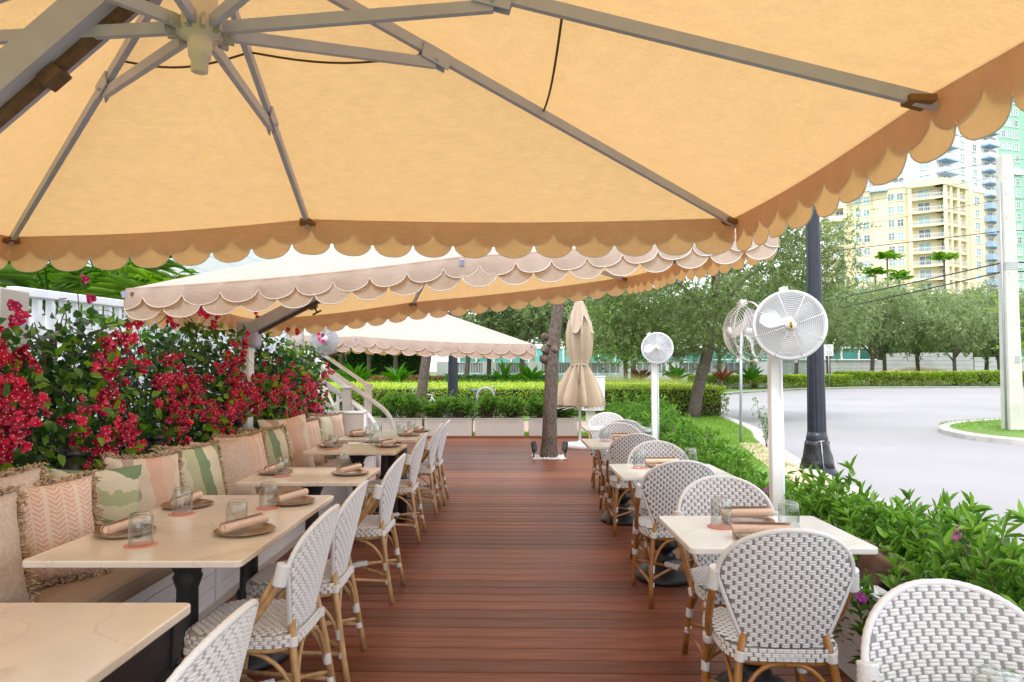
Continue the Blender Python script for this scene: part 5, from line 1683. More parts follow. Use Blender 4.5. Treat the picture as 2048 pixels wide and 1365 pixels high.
# ================================================================== SHRUB BORDER ALONG THE RIGHT
SB = [
    (1.92, 2.15, .42, .55, .76, 190, 15, .088, .026, 'shrub with bright leaves at the lower right corner, behind the largest chair', 14),
    (1.93, 3.05, .42, .55, .74, 190, 15, .088, .026, 'shrub with purple blooms right of the nearest fully visible white table', 16),
    (1.99, 3.90, .40, .55, .70, 180, 15, .088, .026, 'tall-stemmed shrub right of the nearest fan post', 5),
    (2.06, 4.95, .38, .6, .55, 150, 14, .085, .026, 'dense shrub behind the nearest fan post', 6),
    (2.08, 5.95, .38, .6, .54, 140, 14, .085, .026, 'dense shrub beside the white table by the tall fan post', 5),
    (2.12, 7.0, .40, .6, .57, 140, 14, .085, .026, 'shrub with magenta blooms beside the third white table', 5),
    (2.25, 8.05, .40, .6, .61, 130, 14, .085, .026, 'shrub just in front of the small fan post', 5),
    (2.35, 9.1, .42, .6, .64, 130, 14, .085, .026, 'shrub right behind the small fan post', 2),
    (2.25, 10.2, .48, .6, .72, 130, 14, .085, .026, 'leafy shrub beyond the small fan post, left part', 0),
    (2.2, 11.5, .55, .6, .84, 130, 14, .085, .026, 'shrub behind the farthest woven chair', 0),
    (2.35, 12.9, .65, .7, .90, 130, 14, .09, .026, 'farthest shrub of the border, near the white utility box', 0),
    (3.0, 13.2, .5, .6, .60, 120, 14, .09, .026, 'far shrub of the border, left of the oak trunk', 0),
    (2.75, 14.9, .7, .7, .74, 130, 14, .09, .026, 'rounded far shrub in front of the clipped hedge end', 0),
    (2.68, 2.9, .35, .6, .66, 130, 14, .088, .026, 'outer shrub at the right edge of the photo by the road', 3),
    (2.68, 4.4, .30, .6, .48, 110, 14, .10, .030, 'outer shrub by the road, in front of the dark lamp post', 2),
    (1.95, 1.25, .42, .5, .74, 120, 15, .10, .030, 'shrub below the frame edge at lower right', 2)]
for i, (x, y, rx, ry, zt, nt_, nl, ll, lw, lb, fl) in enumerate(SB):
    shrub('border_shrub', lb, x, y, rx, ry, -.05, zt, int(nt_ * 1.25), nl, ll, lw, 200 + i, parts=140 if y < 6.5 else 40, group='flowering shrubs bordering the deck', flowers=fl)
pb = thing('planter_box', 'low white boarded planter along the deck edge at lower right', 'planter', (1.62, 2.6, 0))
for k in range(5):
    MB().box((1.60, 2.55, .045 + k * .088), (.03, 2.9, .083)).build('board', MT['shiplap'], pb, world=True)
MB().box((1.615, 2.55, .455), (.09, 2.94, .02)).build('cap', MT['rail'], pb, world=True)
pt = thing('clay_pot', 'brown clay pot tipped over beside the nearest fully visible white table', 'pot', (1.70, 3.22, .50))
MB().lathe([(.0, -.10), (.075, -.10), (.10, .05), (.11, .07), (.115, .10), (.105, .10), (.095, .06), (.0, .05)], 24).build('pot', MT['terracotta'], pt)
pt.rotation_euler = (R(12), R(28), 0)
sg = thing('sapling', 'spindly sapling with sparse pale leaves beside the tall fan post', 'sapling', (4.9, 13.2, -.05))
rs_ = np.random.default_rng(77)
st = MB(); TT = []
for k in range(4):
    pts = bez((0, 0, 0), (rs_.normal(0, .05), 0, .5), (rs_.normal(0, .2), rs_.normal(0, .1), rs_.uniform(.7, 1.15)), 8)
    st.tube(pts, [.008 - .0008 * i for i in range(9)], 4); TT += [list(p) for p in pts[2:]]
st.build('stem', MT['twig'], sg)
P, D, N, L_, Wd, rv = sprays(rs_, np.array(TT), (.04, .04, .03), 2, .08, 3, .07, .026, 0)
leaf_obj('foliage', leaf_mesh('foliage', P, D, N, L_, Wd, MT['leaf_s'], TPL6, rv), sg)

# ================================================================== STREET FURNITURE
def lamp_post(label, x, y, r, h):
    t = thing('street_lamp', label, 'lamp post', (x, y, -.12), group='dark fluted lamp posts')
    mb = MB(); rows = []
    for z in np.linspace(.6, h, 14):
        f = (z - .6) / (h - .6)
        row = []
        for k in range(73):
            a = 2 * PI * k / 72
            rr = r * lerp(1, .62, f) * (1 - .075 * (1 - abs(math.sin(6 * a))) ** 2)
            row.append((rr * math.cos(a), rr * math.sin(a), z))
        rows.append(row)
    mb.grid(rows)
    mb.build('pole', MT['bluepole'], t)
    b = MB().lathe([(r * 2.05, 0), (r * 2.05, .05), (r * 1.9, .08), (r * 1.75, .13), (r * 1.45, .3), (r * 1.2, .42), (r * 1.12, .5), (r * 1.16, .54), (r * 1.08, .58), (r * 1.02, .64)], 32).build('base', MT['bluepole'], t)
    w = MB().lathe([(r * 1.80, .12), (r * 1.66, .20), (r * 1.52, .28), (r * 1.34, .38), (r * 1.28, .44), (r * 1.27, .50), (r * 1.12, .51)], 40, wob=lambda a, i: 1 + .035 * math.sin(5 * a + i * 1.9) + .02 * math.sin(13 * a + i)).build('wrap', MT['wrap'], t)
    MB().tube([(-.02, -r * 1.85, .12), (-.02, -r * 1.32, .53)], .008, 6).tube([(-.06, -r * 1.32, .51), (.03, -r * 1.32, .52)], .007, 6).build('strap', MT['galv'], w)
    MB().lathe([(r * .7, h - .02), (r * .95, h + .05), (r * .6, h + .1), (r * .8, h + .14), (r * 1.3, h + .3), (r * 2.0, h + .7), (r * 1.9, h + .75), (r * .6, h + .95), (.0, h + 1.05)], 24).build('lantern', MT['white'], t)
    return t
lamp_post('dark blue fluted lamp post at the road edge with black plastic round its base', 4.60, 10.35, .135, 5.2)
lamp_post('dark blue fluted lamp post behind the planters in front of the long hedge', -1.46, 16.9, .135, 4.6)

up = thing('utility_pole', 'pale square concrete utility pole on the grass island', 'utility pole', (12.45, 17.05, -.03))
MB().add([(-.175, -.17, 0), (.175, -.17, 0), (.175, .17, 0), (-.175, .17, 0), (-.14, -.13, 6.9), (.14, -.13, 6.9), (.14, .13, 6.9), (-.14, .13, 6.9)], [(3, 2, 1, 0), (4, 5, 6, 7), (0, 1, 5, 4), (1, 2, 6, 5), (2, 3, 7, 6), (3, 0, 4, 7)]).build('pole', MT['concpole'], up, bevel=.02)
for z in (3.9, 4.15, 5.3, 5.9, 6.3):
    MB().tube([(-.10, -.17, z), (-.10, -.14, z)], .012, 6).build('bolt', MT['galv'], up)
MB().tube([(-.195, -.05, 0), (-.165, -.05, 6.2)], .022, 8).build('conduit', MT['galv'], up)
MB().box((.05, -.168, 1.75), (.11, .006, .16)).build('tag', MT['galv'], up)
for k in range(4):
    MB().box((0, 0, 4.0 + k * .055), (.325, .315, .018)).build('band', MT['galv'], up)
def wire(label, p, q, sag, r):
    p, q = Vector(p), Vector(q)
    pts = []
    for i in range(25):
        t = i / 24; v = p.lerp(q, t); v.z -= sag * 4 * t * (1 - t); pts.append(v - p)
    o = MB().tube(pts, r, 5).build('power_line', MT['wire']); o.location = p
    tag(o, label, 'wire', 'power lines at the concrete pole')
for z, far, lb, r in ((6.75, (-18, 62, 9.6), 'topmost thin power line reaching the utility pole', .006), (6.35, (-18, 62, 8.6), 'thin power line second from top at the utility pole', .006), (5.75, (-16, 60, 7.3), 'power line at mid height of the utility pole', .007),
                      (4.95, (-16, 62, 8.4), 'power line crossing in front of the yellow apartment block', .012), (4.15, (8, 48, 4.4), 'thick cable from the bands of the utility pole, upper', .018), (3.92, (8, 48, 3.6), 'thick cable from the bands of the utility pole, lower', .018)):
    wire(lb, (12.3, 17.1, z), far, .35, r)
    wire(lb + ', right of it', (12.6, 17.0, z), (44, 12, z + .6), .3, r)
gp = thing('sign_post', 'slim galvanized sign post in the lawn behind the nearest fan', 'sign post', (4.73, 14.2, -.05))
MB().tube([(0, 0, 0), (.045, 0, 2.35)], .028, 10).build('post', MT['galv'], gp)
MB().box((.045, -.03, 2.2), (.30, .006, .42), Matrix.Rotation(R(80), 3, 'Z')).build('sign_plate', MT['sign'], gp)
def sign_text(body, size, x, z, parent, y=-.032, m='signblack'):
    cu_ = bpy.data.curves.new('lettering', 'FONT'); cu_.body = body; cu_.size = size; cu_.align_x = 'CENTER'; cu_.extrude = .003
    cu_.materials.append(MT[m])
    o = bpy.data.objects.new('lettering', cu_); COL.objects.link(o)
    bpy.context.view_layer.update()
    me = bpy.data.meshes.new_from_object(o.evaluated_get(bpy.context.evaluated_depsgraph_get()))
    bpy.data.objects.remove(o)
    me.name = 'lettering'
    if not me.materials: me.materials.append(MT[m])
    o = inst('lettering', me, parent, loc=(x, y, z), rot=(R(90), 0, 0))
    return o
sl = thing('speed_sign', 'white SPEED LIMIT 30 sign on a thin post right of the dark lamp post', 'road sign', (28.75, 62, -.05))
sl.scale = (1.3, 1.3, 1.3)
MB().tube([(0, 0, 0), (0, 0, 2.9)], .035, 8).build('post', MT['galv'], sl)
MB().box((0, -.045, 2.58), (.66, .012, .82)).build('sign_plate', MT['sign'], sl, bevel=.003)
for c_, d_ in (((0, -.0525, 2.965), (.61, .004, .014)), ((0, -.0525, 2.195), (.61, .004, .014)), ((-.305, -.0525, 2.58), (.014, .004, .756)), ((.305, -.0525, 2.58), (.014, .004, .756))):
    MB().box(c_, d_).build('border', MT['signblack'], sl)
sign_text('SPEED', .16, 0, 2.77, sl, -.053); sign_text('LIMIT', .16, 0, 2.62, sl, -.053); sign_text('30', .42, 0, 2.25, sl, -.053)

ub = thing('utility_box', 'white utility cabinet on a beige pedestal behind the closed umbrella', 'utility box', (2.0, 17, -.05))
MB().box((0, 0, .92), (.56, .4, .82)).build('cabinet', MT['white'], ub, bevel=.012)
MB().box((0, 0, 1.345), (.60, .44, .03)).build('lid', MT['white'], ub, bevel=.006)
MB().box((0, -.203, .92), (.48, .012, .74)).build('door', MT['white'], ub, bevel=.004)
MB().box((-.05, 0, .255), (.22, .22, .51)).build('pedestal', MT['concpole'], ub)

def bicycle(label, x, y, rz, frame, saddle):
    t = thing('bicycle', label, 'bicycle', (x, y, -.045), rz, 'bicycles at the rack')
    Rr = .335
    for wx in (-.52, .52):
        w = MB().tube([(wx + Rr * math.cos(2 * PI * k / 36), 0, Rr + Rr * math.sin(2 * PI * k / 36)) for k in range(36)], .022, 8, closed=True).build('wheel', MT['rubber'], t)
        sp = MB().tube([(wx + .30 * math.cos(2 * PI * k / 36), 0, Rr + .30 * math.sin(2 * PI * k / 36)) for k in range(36)], .009, 6, closed=True)
        for k in range(16):
            a = 2 * PI * k / 16
            sp.tube([(wx, .02 * (-1) ** k, Rr), (wx + .30 * math.cos(a), 0, Rr + .30 * math.sin(a))], .0022, 4)
        sp.build('rim', MT['steel'], w)
        MB().tube([(wx, -.03, Rr), (wx, .03, Rr)], .02, 8).build('hub', MT['steel'], w)
    bb, seat_, head, hd2 = (-.08, 0, .30), (-.22, 0, .80), (.36, 0, .84), (.40, 0, .70)
    f = MB()
    for p, q in ((bb, seat_), (seat_, head), (bb, hd2), (head, hd2), (bb, (-.52, 0, Rr)), ((-.20, 0, .74), (-.52, 0, Rr))):
        f.tube([p, q], .017, 8)
    f.tube([hd2, (.44, 0, .6), (.52, 0, Rr)], .014, 8)
    f.build('frame', frame, t)
    MB().tube([seat_, (-.245, 0, .90)], .013, 8).build('seat_post', MT['steel'], t)
    MB().lathe([(.0, 0), (.06, .0), (.085, .025), (.05, .05), (.0, .055)], 16, wob=lambda a, i: 1 + .45 * math.cos(a)).build('saddle', saddle, t, loc=None).location = (-.27, 0, .90)
    hb = MB().tube([head, (.33, 0, .98)], .014, 8).tube([(.22, -.30, 1.03), (.30, -.18, 1.02), (.34, 0, .98), (.30, .18, 1.02), (.22, .30, 1.03)], .012, 8)
    hb.build('handlebar', MT['steel'], t)
    MB().tube([(bb[0], -.06, bb[2]), (bb[0], .06, bb[2])], .014, 8).lathe([(.0, -.004), (.085, -.004), (.085, .004), (.0, .004)], 20).build('crank', MT['black'], t)
    for sg_ in (-1, 1):
        MB().beam((bb[0], .07 * sg_, bb[2]), (bb[0] + .12 * sg_, .07 * sg_, bb[2] - .12 * sg_), .012, .02).box((bb[0] + .12 * sg_, .11 * sg_, bb[2] - .12 * sg_), (.09, .08, .02)).build('pedal', MT['black'], t)
bicycle('dark bicycle with blue and yellow saddle leaning by the silver rack', -.83, 19.8, R(4), MT['black'], MT['saddle'])
bicycle('bicycle with grey handlebar half hidden behind the slanting tree trunk', -2.5, 19.6, R(175), MT['fangrey'], MT['black'])
rk = thing('bike_rack', 'silver hoop bicycle rack behind the middle planter', 'bike rack', (-.73, 18.9, -.045))
MB().tube([(-.235, 0, 0), (-.235, 0, .78)] + [(-.235 * math.cos(PI * k / 10), 0, .78 + .235 * math.sin(PI * k / 10)) for k in range(1, 10)] + [(.235, 0, .78), (.235, 0, 0)], .03, 10).build('hoop', MT['galv'], rk)
MB().lathe([(.07, 0), (.07, .012), (.03, .014)], 16, (-.235, 0, 0)).lathe([(.07, 0), (.07, .012), (.03, .014)], 16, (.235, 0, 0)).build('flange', MT['galv'], rk)

# ================================================================== TREES
def tree(name, label, x, y, trunk_pts, radii, limbs, C, rad, ntw, tl, nl, ll, lw, seed, lm='leaf_oak', droop=-.2, z0=-.1, group=None):
    rs = np.random.default_rng(seed)
    root = thing(name, label, 'tree', (x, y, z0), group=group)
    mb = MB().tube([Vector(p) for p in trunk_pts], radii, 14)
    t = mb.build('trunk', MT['bark'], root)
    if limbs:
        l = MB()
        for pts, r in limbs:
            n = len(pts)
            l.tube([Vector(p) for p in pts], [lerp(r, r * .35, i / (n - 1)) for i in range(n)], 8)
        l.build('limbs', MT['bark'], root)
    P, D, N, L_, Wd, rv = sprays(rs, np.array(C), rad, ntw, tl, nl, ll, lw, droop)
    leaf_obj('crown', leaf_mesh('crown', P, D, N, L_, Wd, MT[lm], TPL4, rv), root)
    return root
# main oak on the lawn: local coordinates from its base
rd_ = random.Random(21)
ox, oy = 5.8, 21.95
tp = [(0, 0, 0), (.06, 0, .35), (.16, 0, .9), (.32, 0, 1.5), (.46, 0, 2.0), (.52, 0, 2.4), (.62, 0, 3.1), (.8, .1, 3.9), (.9, .1, 4.8)]
limbs = [([(.46, 0, 2.05), (.1, -.1, 2.25), (-.5, -.2, 2.05), (-1.1, -.3, 2.1), (-1.7, -.3, 2.5)], .11),
         ([(.55, 0, 2.6), (1.0, -.1, 2.75), (1.3, -.2, 2.9), (1.9, -.2, 3.4), (2.6, -.3, 3.6)], .10),
         ([(.6, 0, 3.0), (.2, -.3, 3.6), (-.4, -.5, 4.2), (-1.2, -.6, 4.6)], .09),
         ([(.65, 0, 3.2), (1.2, .2, 3.9), (1.9, .3, 4.6), (2.7, .3, 5.1)], .09),
         ([(.5, 0, 2.5), (.3, .5, 3.1), (-.5, 1.1, 3.6), (-1.6, 1.2, 3.5)], .09),
         ([(.7, 0, 3.5), (.9, .7, 4.3), (1.0, 1.2, 5.2)], .08),
         ([(.75, 0, 3.7), (.5, -.7, 4.6), (.2, -1.3, 5.0)], .07)]
C = []
for i in range(330):
    for _ in range(40):
        u = Vector((rd_.gauss(0, 1), rd_.gauss(0, 1), rd_.gauss(0, 1))).normalized() * rd_.uniform(.45, 1.0) ** .5
        p = (.25 + u.x * 4.1, u.y * 3.2, 4.65 + u.z * 2.6)
        if mnoise.noise((p[0] * .75, p[1] * .75, p[2] * .8)) > -.16: break
    C.append(p)
for i in range(36):      # drooping skirt on the left, down to the closed umbrella
    C.append((rd_.uniform(-3.6, -.9), rd_.uniform(-1.5, 1.2), rd_.uniform(2.3, 3.4)))
for i in range(14):
    C.append((rd_.uniform(1.6, 4.0), rd_.uniform(-1.4, 1.0), rd_.uniform(2.6, 3.6)))
for i in range(30):      # fringe reaching right past the dark lamp post
    C.append((rd_.uniform(3.4, 5.2), rd_.uniform(-1.4, 1.0), rd_.uniform(3.3, 6.4)))
tree('oak_tree', 'spreading oak with leaning trunk on the lawn by the road', ox, oy, tp, [.235, .205, .19, .185, .185, .17, .14, .11, .07], limbs, C, (.34, .34, .25), 17, .42, 11, .135, .045, 21)

# slanting trunk behind the left planter
tree('slanting_tree', 'slim tree with slanting trunk behind the left planter box', -2.28, 17.0, [(0, 0, 0), (.0, 0, .4), (.03, 0, .9), (.10, 0, 1.5), (.2, 0, 2.2), (.5, .1, 3.2), (.6, .1, 4.2)], [.17, .13, .13, .125, .12, .1, .07],
     [([(.4, .1, 3.0), (-.3, 0, 3.8), (-1, 0, 4.5)], .06), ([(.5, .1, 3.2), (1.2, 0, 4.0), (1.8, 0, 4.6)], .06)],
     [(rd_.uniform(-1.8, 2.4), rd_.uniform(-1.2, 1.2), rd_.uniform(3.9, 5.4)) for i in range(40)], (.35, .35, .25), 9, .35, 8, .10, .035, 31)

# shared far crowns
def far_crown(seed, n, lm, ll=.26, lw=.12, rx=4.3, rz=3.3, zc=6.4):
    rd = random.Random(seed); rs = np.random.default_rng(seed); C = []
    while len(C) < n:
        u = Vector((rd.gauss(0, 1), rd.gauss(0, 1), rd.gauss(0, 1))).normalized() * rd.uniform(.3, 1) ** .5
        p = (u.x * rx, u.y * rx * .85, zc + u.z * rz)
        if mnoise.noise((p[0] * .5 + seed, p[1] * .5, p[2] * .55)) > -.12: C.append(p)
    P, D, N, L_, Wd, rv = sprays(rs, np.array(C), (.42, .42, .3), 11, .55, 9, ll, lw, -.15)
    return leaf_mesh('crown', P, D, N, L_, Wd, MT[lm], TPL4, rv)
CROWNS = [far_crown(41, 150, 'leaf_far'), far_crown(42, 150, 'leaf_far'), far_crown(43, 160, 'leaf_far', rx=4.8, rz=3.0), far_crown(44, 140, 'leaf_bright', .24, .13, 3.6, 2.6, 5.2)]
def far_trunk(seed):
    rd = random.Random(seed); mb = MB(); tips = []
    mb.tube([(0, 0, 0), (.05, 0, 1.2), (.1 * rd.uniform(-1, 1), 0, 2.6), (.2 * rd.uniform(-1, 1), 0, 4.2)], [.24, .19, .17, .14], 9)
    for k in range(5):
        a = 6.28 * k / 5 + rd.random()
        p0 = Vector((0, 0, rd.uniform(2.4, 4.0)))
        mb.tube(bez(p0, p0 + Vector((math.cos(a) * .8, math.sin(a) * .8, .9)), p0 + Vector((math.cos(a) * 2.2, math.sin(a) * 2.2, 2.6)), 6), [lerp(.10, .04, i / 6) for i in range(7)], 6)
    return mb.mesh('trunk', MT['bark'])
TRUNKS = [far_trunk(s) for s in (1, 2, 3)]
FT = [(-14.5, 58, 1.05, 0, 'far tree behind the stair handrail, left of the two grey trunks'), (-11.5, 55, 1.0, 1, 'far tree with forked grey trunk seen under the third umbrella'), (-9.2, 54, 1.0, 2, 'far tree with slanting trunk left of the far white wall'),
      (-3.4, 52, 1.05, 1, 'far tree right of the dark lamp post behind the planters'), (-1.9, 55, 1.0, 0, 'far tree just right of the third umbrella corner'), (.8, 53, 1.05, 2, 'far tree left of the deck tree trunk'),
      (5.2, 56, 1.1, 1, 'far tree directly behind the closed umbrella'), (7.7, 46, .8, 3, 'small bright green tree behind the shrub border, left of the small fan'), (9.6, 54, 1.05, 0, 'far tree with twin pale trunks behind the small fan'),
      (17.0, 56, 1.0, 2, 'far tree right of the oak trunk in front of the teal windows'), (20.5, 58, 1.1, 1, 'far tree behind the nearest fan head'), (31.5, 68, 1.1, 0, 'roadside tree right of the speed sign'),
      (38.5, 73, 1.15, 2, 'roadside tree, second right of the speed sign'), (41.5, 76, 1.15, 1, 'roadside tree with bare slim trunk, third right of the speed sign'), (47.5, 80, 1.2, 0, 'roadside tree behind the grass mound'),
      (46.0, 71, 1.0, 2, 'roadside tree right of the grass mound'), (55.5, 80, 1.2, 1, 'roadside tree in front of the grey block wall'), (53.5, 75, 1.1, 0, 'leaning roadside tree just left of the utility pole'), (60.5, 76, 1.2, 2, 'roadside tree right of the utility pole'),
      (26.0, 66, 1.1, 2, 'roadside tree behind the dark lamp post by the road'), (35, 84, 1.25, 1, 'tall far tree filling the gap below the apartment block')]
for i, (x, y, s, k, lb) in enumerate(FT):
    t = thing('street_tree', lb, 'tree', (x, y, -.1), random.uniform(0, 6.28), 'trees across the road')
    t.scale = (s, s, s)
    inst('trunk', TRUNKS[i % 3], t); o = inst('crown', CROWNS[k], t); o['kind'] = 'stuff'
rt = thing('bright_tree', 'bright green leafy tree cut off by the right edge beside the utility pole', 'tree', (21.2, 25, -.1))
MB().tube([(0, 0, 0), (.1, 0, 1.5), (0, 0, 3.0)], [.14, .11, .08], 8).build('trunk', MT['bark'], rt)
rs_ = np.random.default_rng(9)
P, D, N, L_, Wd, rv = sprays(rs_, np.array([(rd_.gauss(0, 1.0), rd_.gauss(0, 1.0), rd_.uniform(1.9, 4.4)) for i in range(70)]), (.3, .3, .22), 10, .3, 9, .12, .06, -.2)
leaf_obj('crown', leaf_mesh('crown', P, D, N, L_, Wd, MT['leaf_bright'], TPL4, rv), rt)

# ================================================================== HEDGES AND BEDS
def hedge(label, x0, x1, y0, y1, z0, z1, n_front, n_top, ll, seed, open_low=0., topm='leaf_top', fm='leaf_hedge', name='clipped_hedge', left=True):
    rs = np.random.default_rng(seed)
    cx, cy = (x0 + x1) / 2, (y0 + y1) / 2
    root = thing(name, label, 'hedge', (cx, cy, z0), group='clipped hedges')
    org = np.array(ORG[root.name])
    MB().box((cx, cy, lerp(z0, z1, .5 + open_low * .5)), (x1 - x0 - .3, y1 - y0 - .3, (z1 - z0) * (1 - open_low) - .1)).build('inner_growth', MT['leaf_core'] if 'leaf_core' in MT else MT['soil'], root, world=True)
    n = n_front
    wx, wy = x1 - x0, y1 - y0
    side = rs.random(n) < wy / (wx + wy) * .8
    t = rs.random(n)
    X = np.where(side, np.where(rs.random(n) < .5, x0, x1), x0 + t * wx)
    Y = np.where(side, y0 + t * wy, y0)
    zz = z0 + (z1 - z0) * (rs.random(n) ** (.75 - .35 * (open_low > 0)))
    P = np.stack([X, Y, zz], 1) + rs.normal(0, .07, (n, 3))
    nz = np.array([mnoise.noise((p[0] * 1.3, p[1] * 1.3, p[2] * 2)) for p in P])
    P[:, 1] += nz * .10
    D = unit(rs.normal(size=(n, 3)) + np.array([0, -.4, .3])); N = unit(rs.normal(size=(n, 3)) * .7 + np.array([0, -1, .5]))
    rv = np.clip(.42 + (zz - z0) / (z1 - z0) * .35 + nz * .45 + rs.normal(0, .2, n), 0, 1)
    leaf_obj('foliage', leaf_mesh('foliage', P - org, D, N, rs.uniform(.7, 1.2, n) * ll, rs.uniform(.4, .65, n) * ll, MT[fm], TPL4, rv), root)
    n = n_top
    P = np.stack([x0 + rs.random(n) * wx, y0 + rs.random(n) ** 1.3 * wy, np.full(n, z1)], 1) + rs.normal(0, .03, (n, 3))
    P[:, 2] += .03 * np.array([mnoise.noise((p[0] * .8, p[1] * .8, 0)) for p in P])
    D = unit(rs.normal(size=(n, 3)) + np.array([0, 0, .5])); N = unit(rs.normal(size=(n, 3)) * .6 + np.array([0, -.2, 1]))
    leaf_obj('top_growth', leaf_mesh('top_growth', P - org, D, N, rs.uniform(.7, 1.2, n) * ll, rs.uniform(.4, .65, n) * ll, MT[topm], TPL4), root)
    if open_low:
        st = MB(); rd = random.Random(seed)
        for k in range(int(wx * 5)):
            x = rd.uniform(x0, x1); y = rd.uniform(y0, y1)
            st.tube([(x, y, z0), (x + rd.gauss(0, .08), y, lerp(z0, z1, .5)), (x + rd.gauss(0, .15), y, z1 - .1)], .018, 4)
        st.build('stems', MT['bark'], root, world=True)
    return root
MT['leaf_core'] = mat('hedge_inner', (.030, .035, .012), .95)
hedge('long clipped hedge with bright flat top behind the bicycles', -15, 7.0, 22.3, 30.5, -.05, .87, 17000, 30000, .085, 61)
hedge('roadside hedge with bare lower stems right of the oak trunk', 15.6, 25.5, 57.5, 60.5, -.05, .95, 6000, 6000, .17, 62, .45)
hedge('roadside hedge across the road, right of the lawn gap', 32.6, 45.0, 66.3, 69.5, -.05, 1.22, 6500, 6500, .20, 63, .40)
hedge('roadside hedge behind the utility pole at far right', 45.6, 66, 66.6, 70, -.05, 1.3, 8500, 8000, .20, 64, .3)
hedge('roadside hedge left of the speed sign', 26, 31, 62.5, 65, -.05, .95, 4000, 3600, .18, 65, .45)
hedge('dark green tall hedge far behind the stair rails', -22, -7.6, 60, 62, -.05, 3.6, 9000, 3000, .22, 66, topm='leaf_darkhedge', fm='leaf_darkhedge')
hedge('low red-leaved border in front of the far white wall', -9.5, -1.0, 46, 47.6, -.05, 1.0, 3500, 3500, .14, 67, topm='leaf_red', fm='leaf_red', name='low_border')
hedge('low dark shrubs beneath the far white wall behind the third umbrella', -4.4, 2.9, 45, 46.5, -.05, 1.05, 3500, 3500, .15, 68, topm='leaf_darkhedge', fm='leaf_darkhedge', name='low_border')
hedge('dark hedge below the teal windows behind the right wall', 54, 74, 101, 103, -.05, 6.0, 5000, 1500, .4, 69, topm='leaf_darkhedge', fm='leaf_darkhedge')
# wide beds beyond the long hedge
def blades(name, x0, x1, y0, y1, z, n, h, w, m, seed, spread=.35, inside=None):
    rs = np.random.default_rng(seed)
    X = rs.uniform(x0, x1, n); Y = rs.uniform(y0, y1, n)
    if inside is not None:
        k = inside(X, Y); X, Y = X[k], Y[k]; n = len(X)
    P = np.stack([X, Y, np.full(n, z)], 1)
    D = unit(rs.normal(0, spread, (n, 3)) + np.array([0, 0, 1])); N = rdir(n)
    o = leaf_obj(name, leaf_mesh(name, P, D, N, rs.uniform(.6, 1.2, n) * h, w, MT[m], TPL3))
    return o
def in_lawn(X, Y):
    ys = np.array([p[1] for p in RE]); xs = np.array([p[0] for p in RE])
    return X < np.interp(Y, ys, xs) - .28
blades('lawn_grass', 2.2, 7.2, 10.5, 29, -.046, 42000, .07, .012, 'grass', 71, .5, in_lawn)
blades('lawn_grass', -4.5, 2.4, 14.9, 16.4, -.046, 9000, .09, .012, 'grass', 72, .5)
blades('ground_cover_grass', -16, 14, 31, 45, -.04, 30000, .95, .05, 'grass', 73, .3, in_lawn)
blades('ornamental_grass', 3.5, 14, 30.8, 42, -.04, 9000, 1.25, .03, 'tallgrass', 74, .35, in_lawn)
blades('island_grass', 10.6, 24, 13.2, 23, -.03, 20000, .06, .02, 'grass', 75, .5, lambda X, Y: (((X - 19) / 7.6) ** 2 + ((Y - 17.6) / 4.2) ** 2) < 1)
def rosette(label, x, y, s, seed, m):
    rs = np.random.default_rng(seed)
    root = thing('broadleaf_plant', label, 'plant', (x, y, -.05), group='spiky plants in the beds')
    n = 16
    a = np.linspace(0, 6.28, n) + rs.normal(0, .2, n); el = rs.uniform(.5, 1.35, n)
    D = np.stack([np.cos(a) * np.cos(el), np.sin(a) * np.cos(el), np.sin(el)], 1)
    N = np.stack([-np.cos(a) * np.sin(el), -np.sin(a) * np.sin(el), np.cos(el)], 1)
    P = np.tile(np.array([[0, 0, .7]]), (n, 1))
    MB().tube([(0, 0, 0), (0, 0, .8)], .06, 6).build('stem', MT['bark'], root)
    leaf_parts(root, single_leaf('leaf', MT[m]), P, D, N, rs.uniform(.7, 1.1, n) * s, np.full(n, .2) * s, 'leaf')
for i, (x, y, s, m, lb) in enumerate(((-.5, 44, 1.6, 'leaf_palm', 'spiky plant left of the deck tree trunk, in front of the far wall'), (1.2, 44, 1.5, 'leaf_palm', 'spiky plant nearest the deck tree trunk'), (-9.2, 40, 1.5, 'leaf_palm', 'spiky plant seen between the stair handrails'), (-7.0, 42, 1.5, 'leaf_palm', 'broad leaved plant right of the stair handrails'),
                              (9.0, 48, 1.4, 'leaf_red', 'reddish spiky plant left of the small fan post'), (12.0, 50, 1.6, 'leaf_palm', 'tall spiky plant left of the oak trunk'), (16.0, 52, 1.3, 'leaf_red', 'reddish plant right of the oak trunk'), (19.0, 54.5, 1.5, 'leaf_palm', 'spiky plant left of the nearest fan post'))):
    rosette(lb, x, y, s, 300 + i, m)
md_ = tag(MB().lathe([(5.2, 0), (4.6, .8), (3.4, 1.5), (1.5, 1.9), (.0, 2.0)], 28, (49.5, 84, -.05), wob=lambda a, i: 1 + .1 * math.sin(3 * a + i)).build('grass_mound', MT['sandy']), kind='structure')

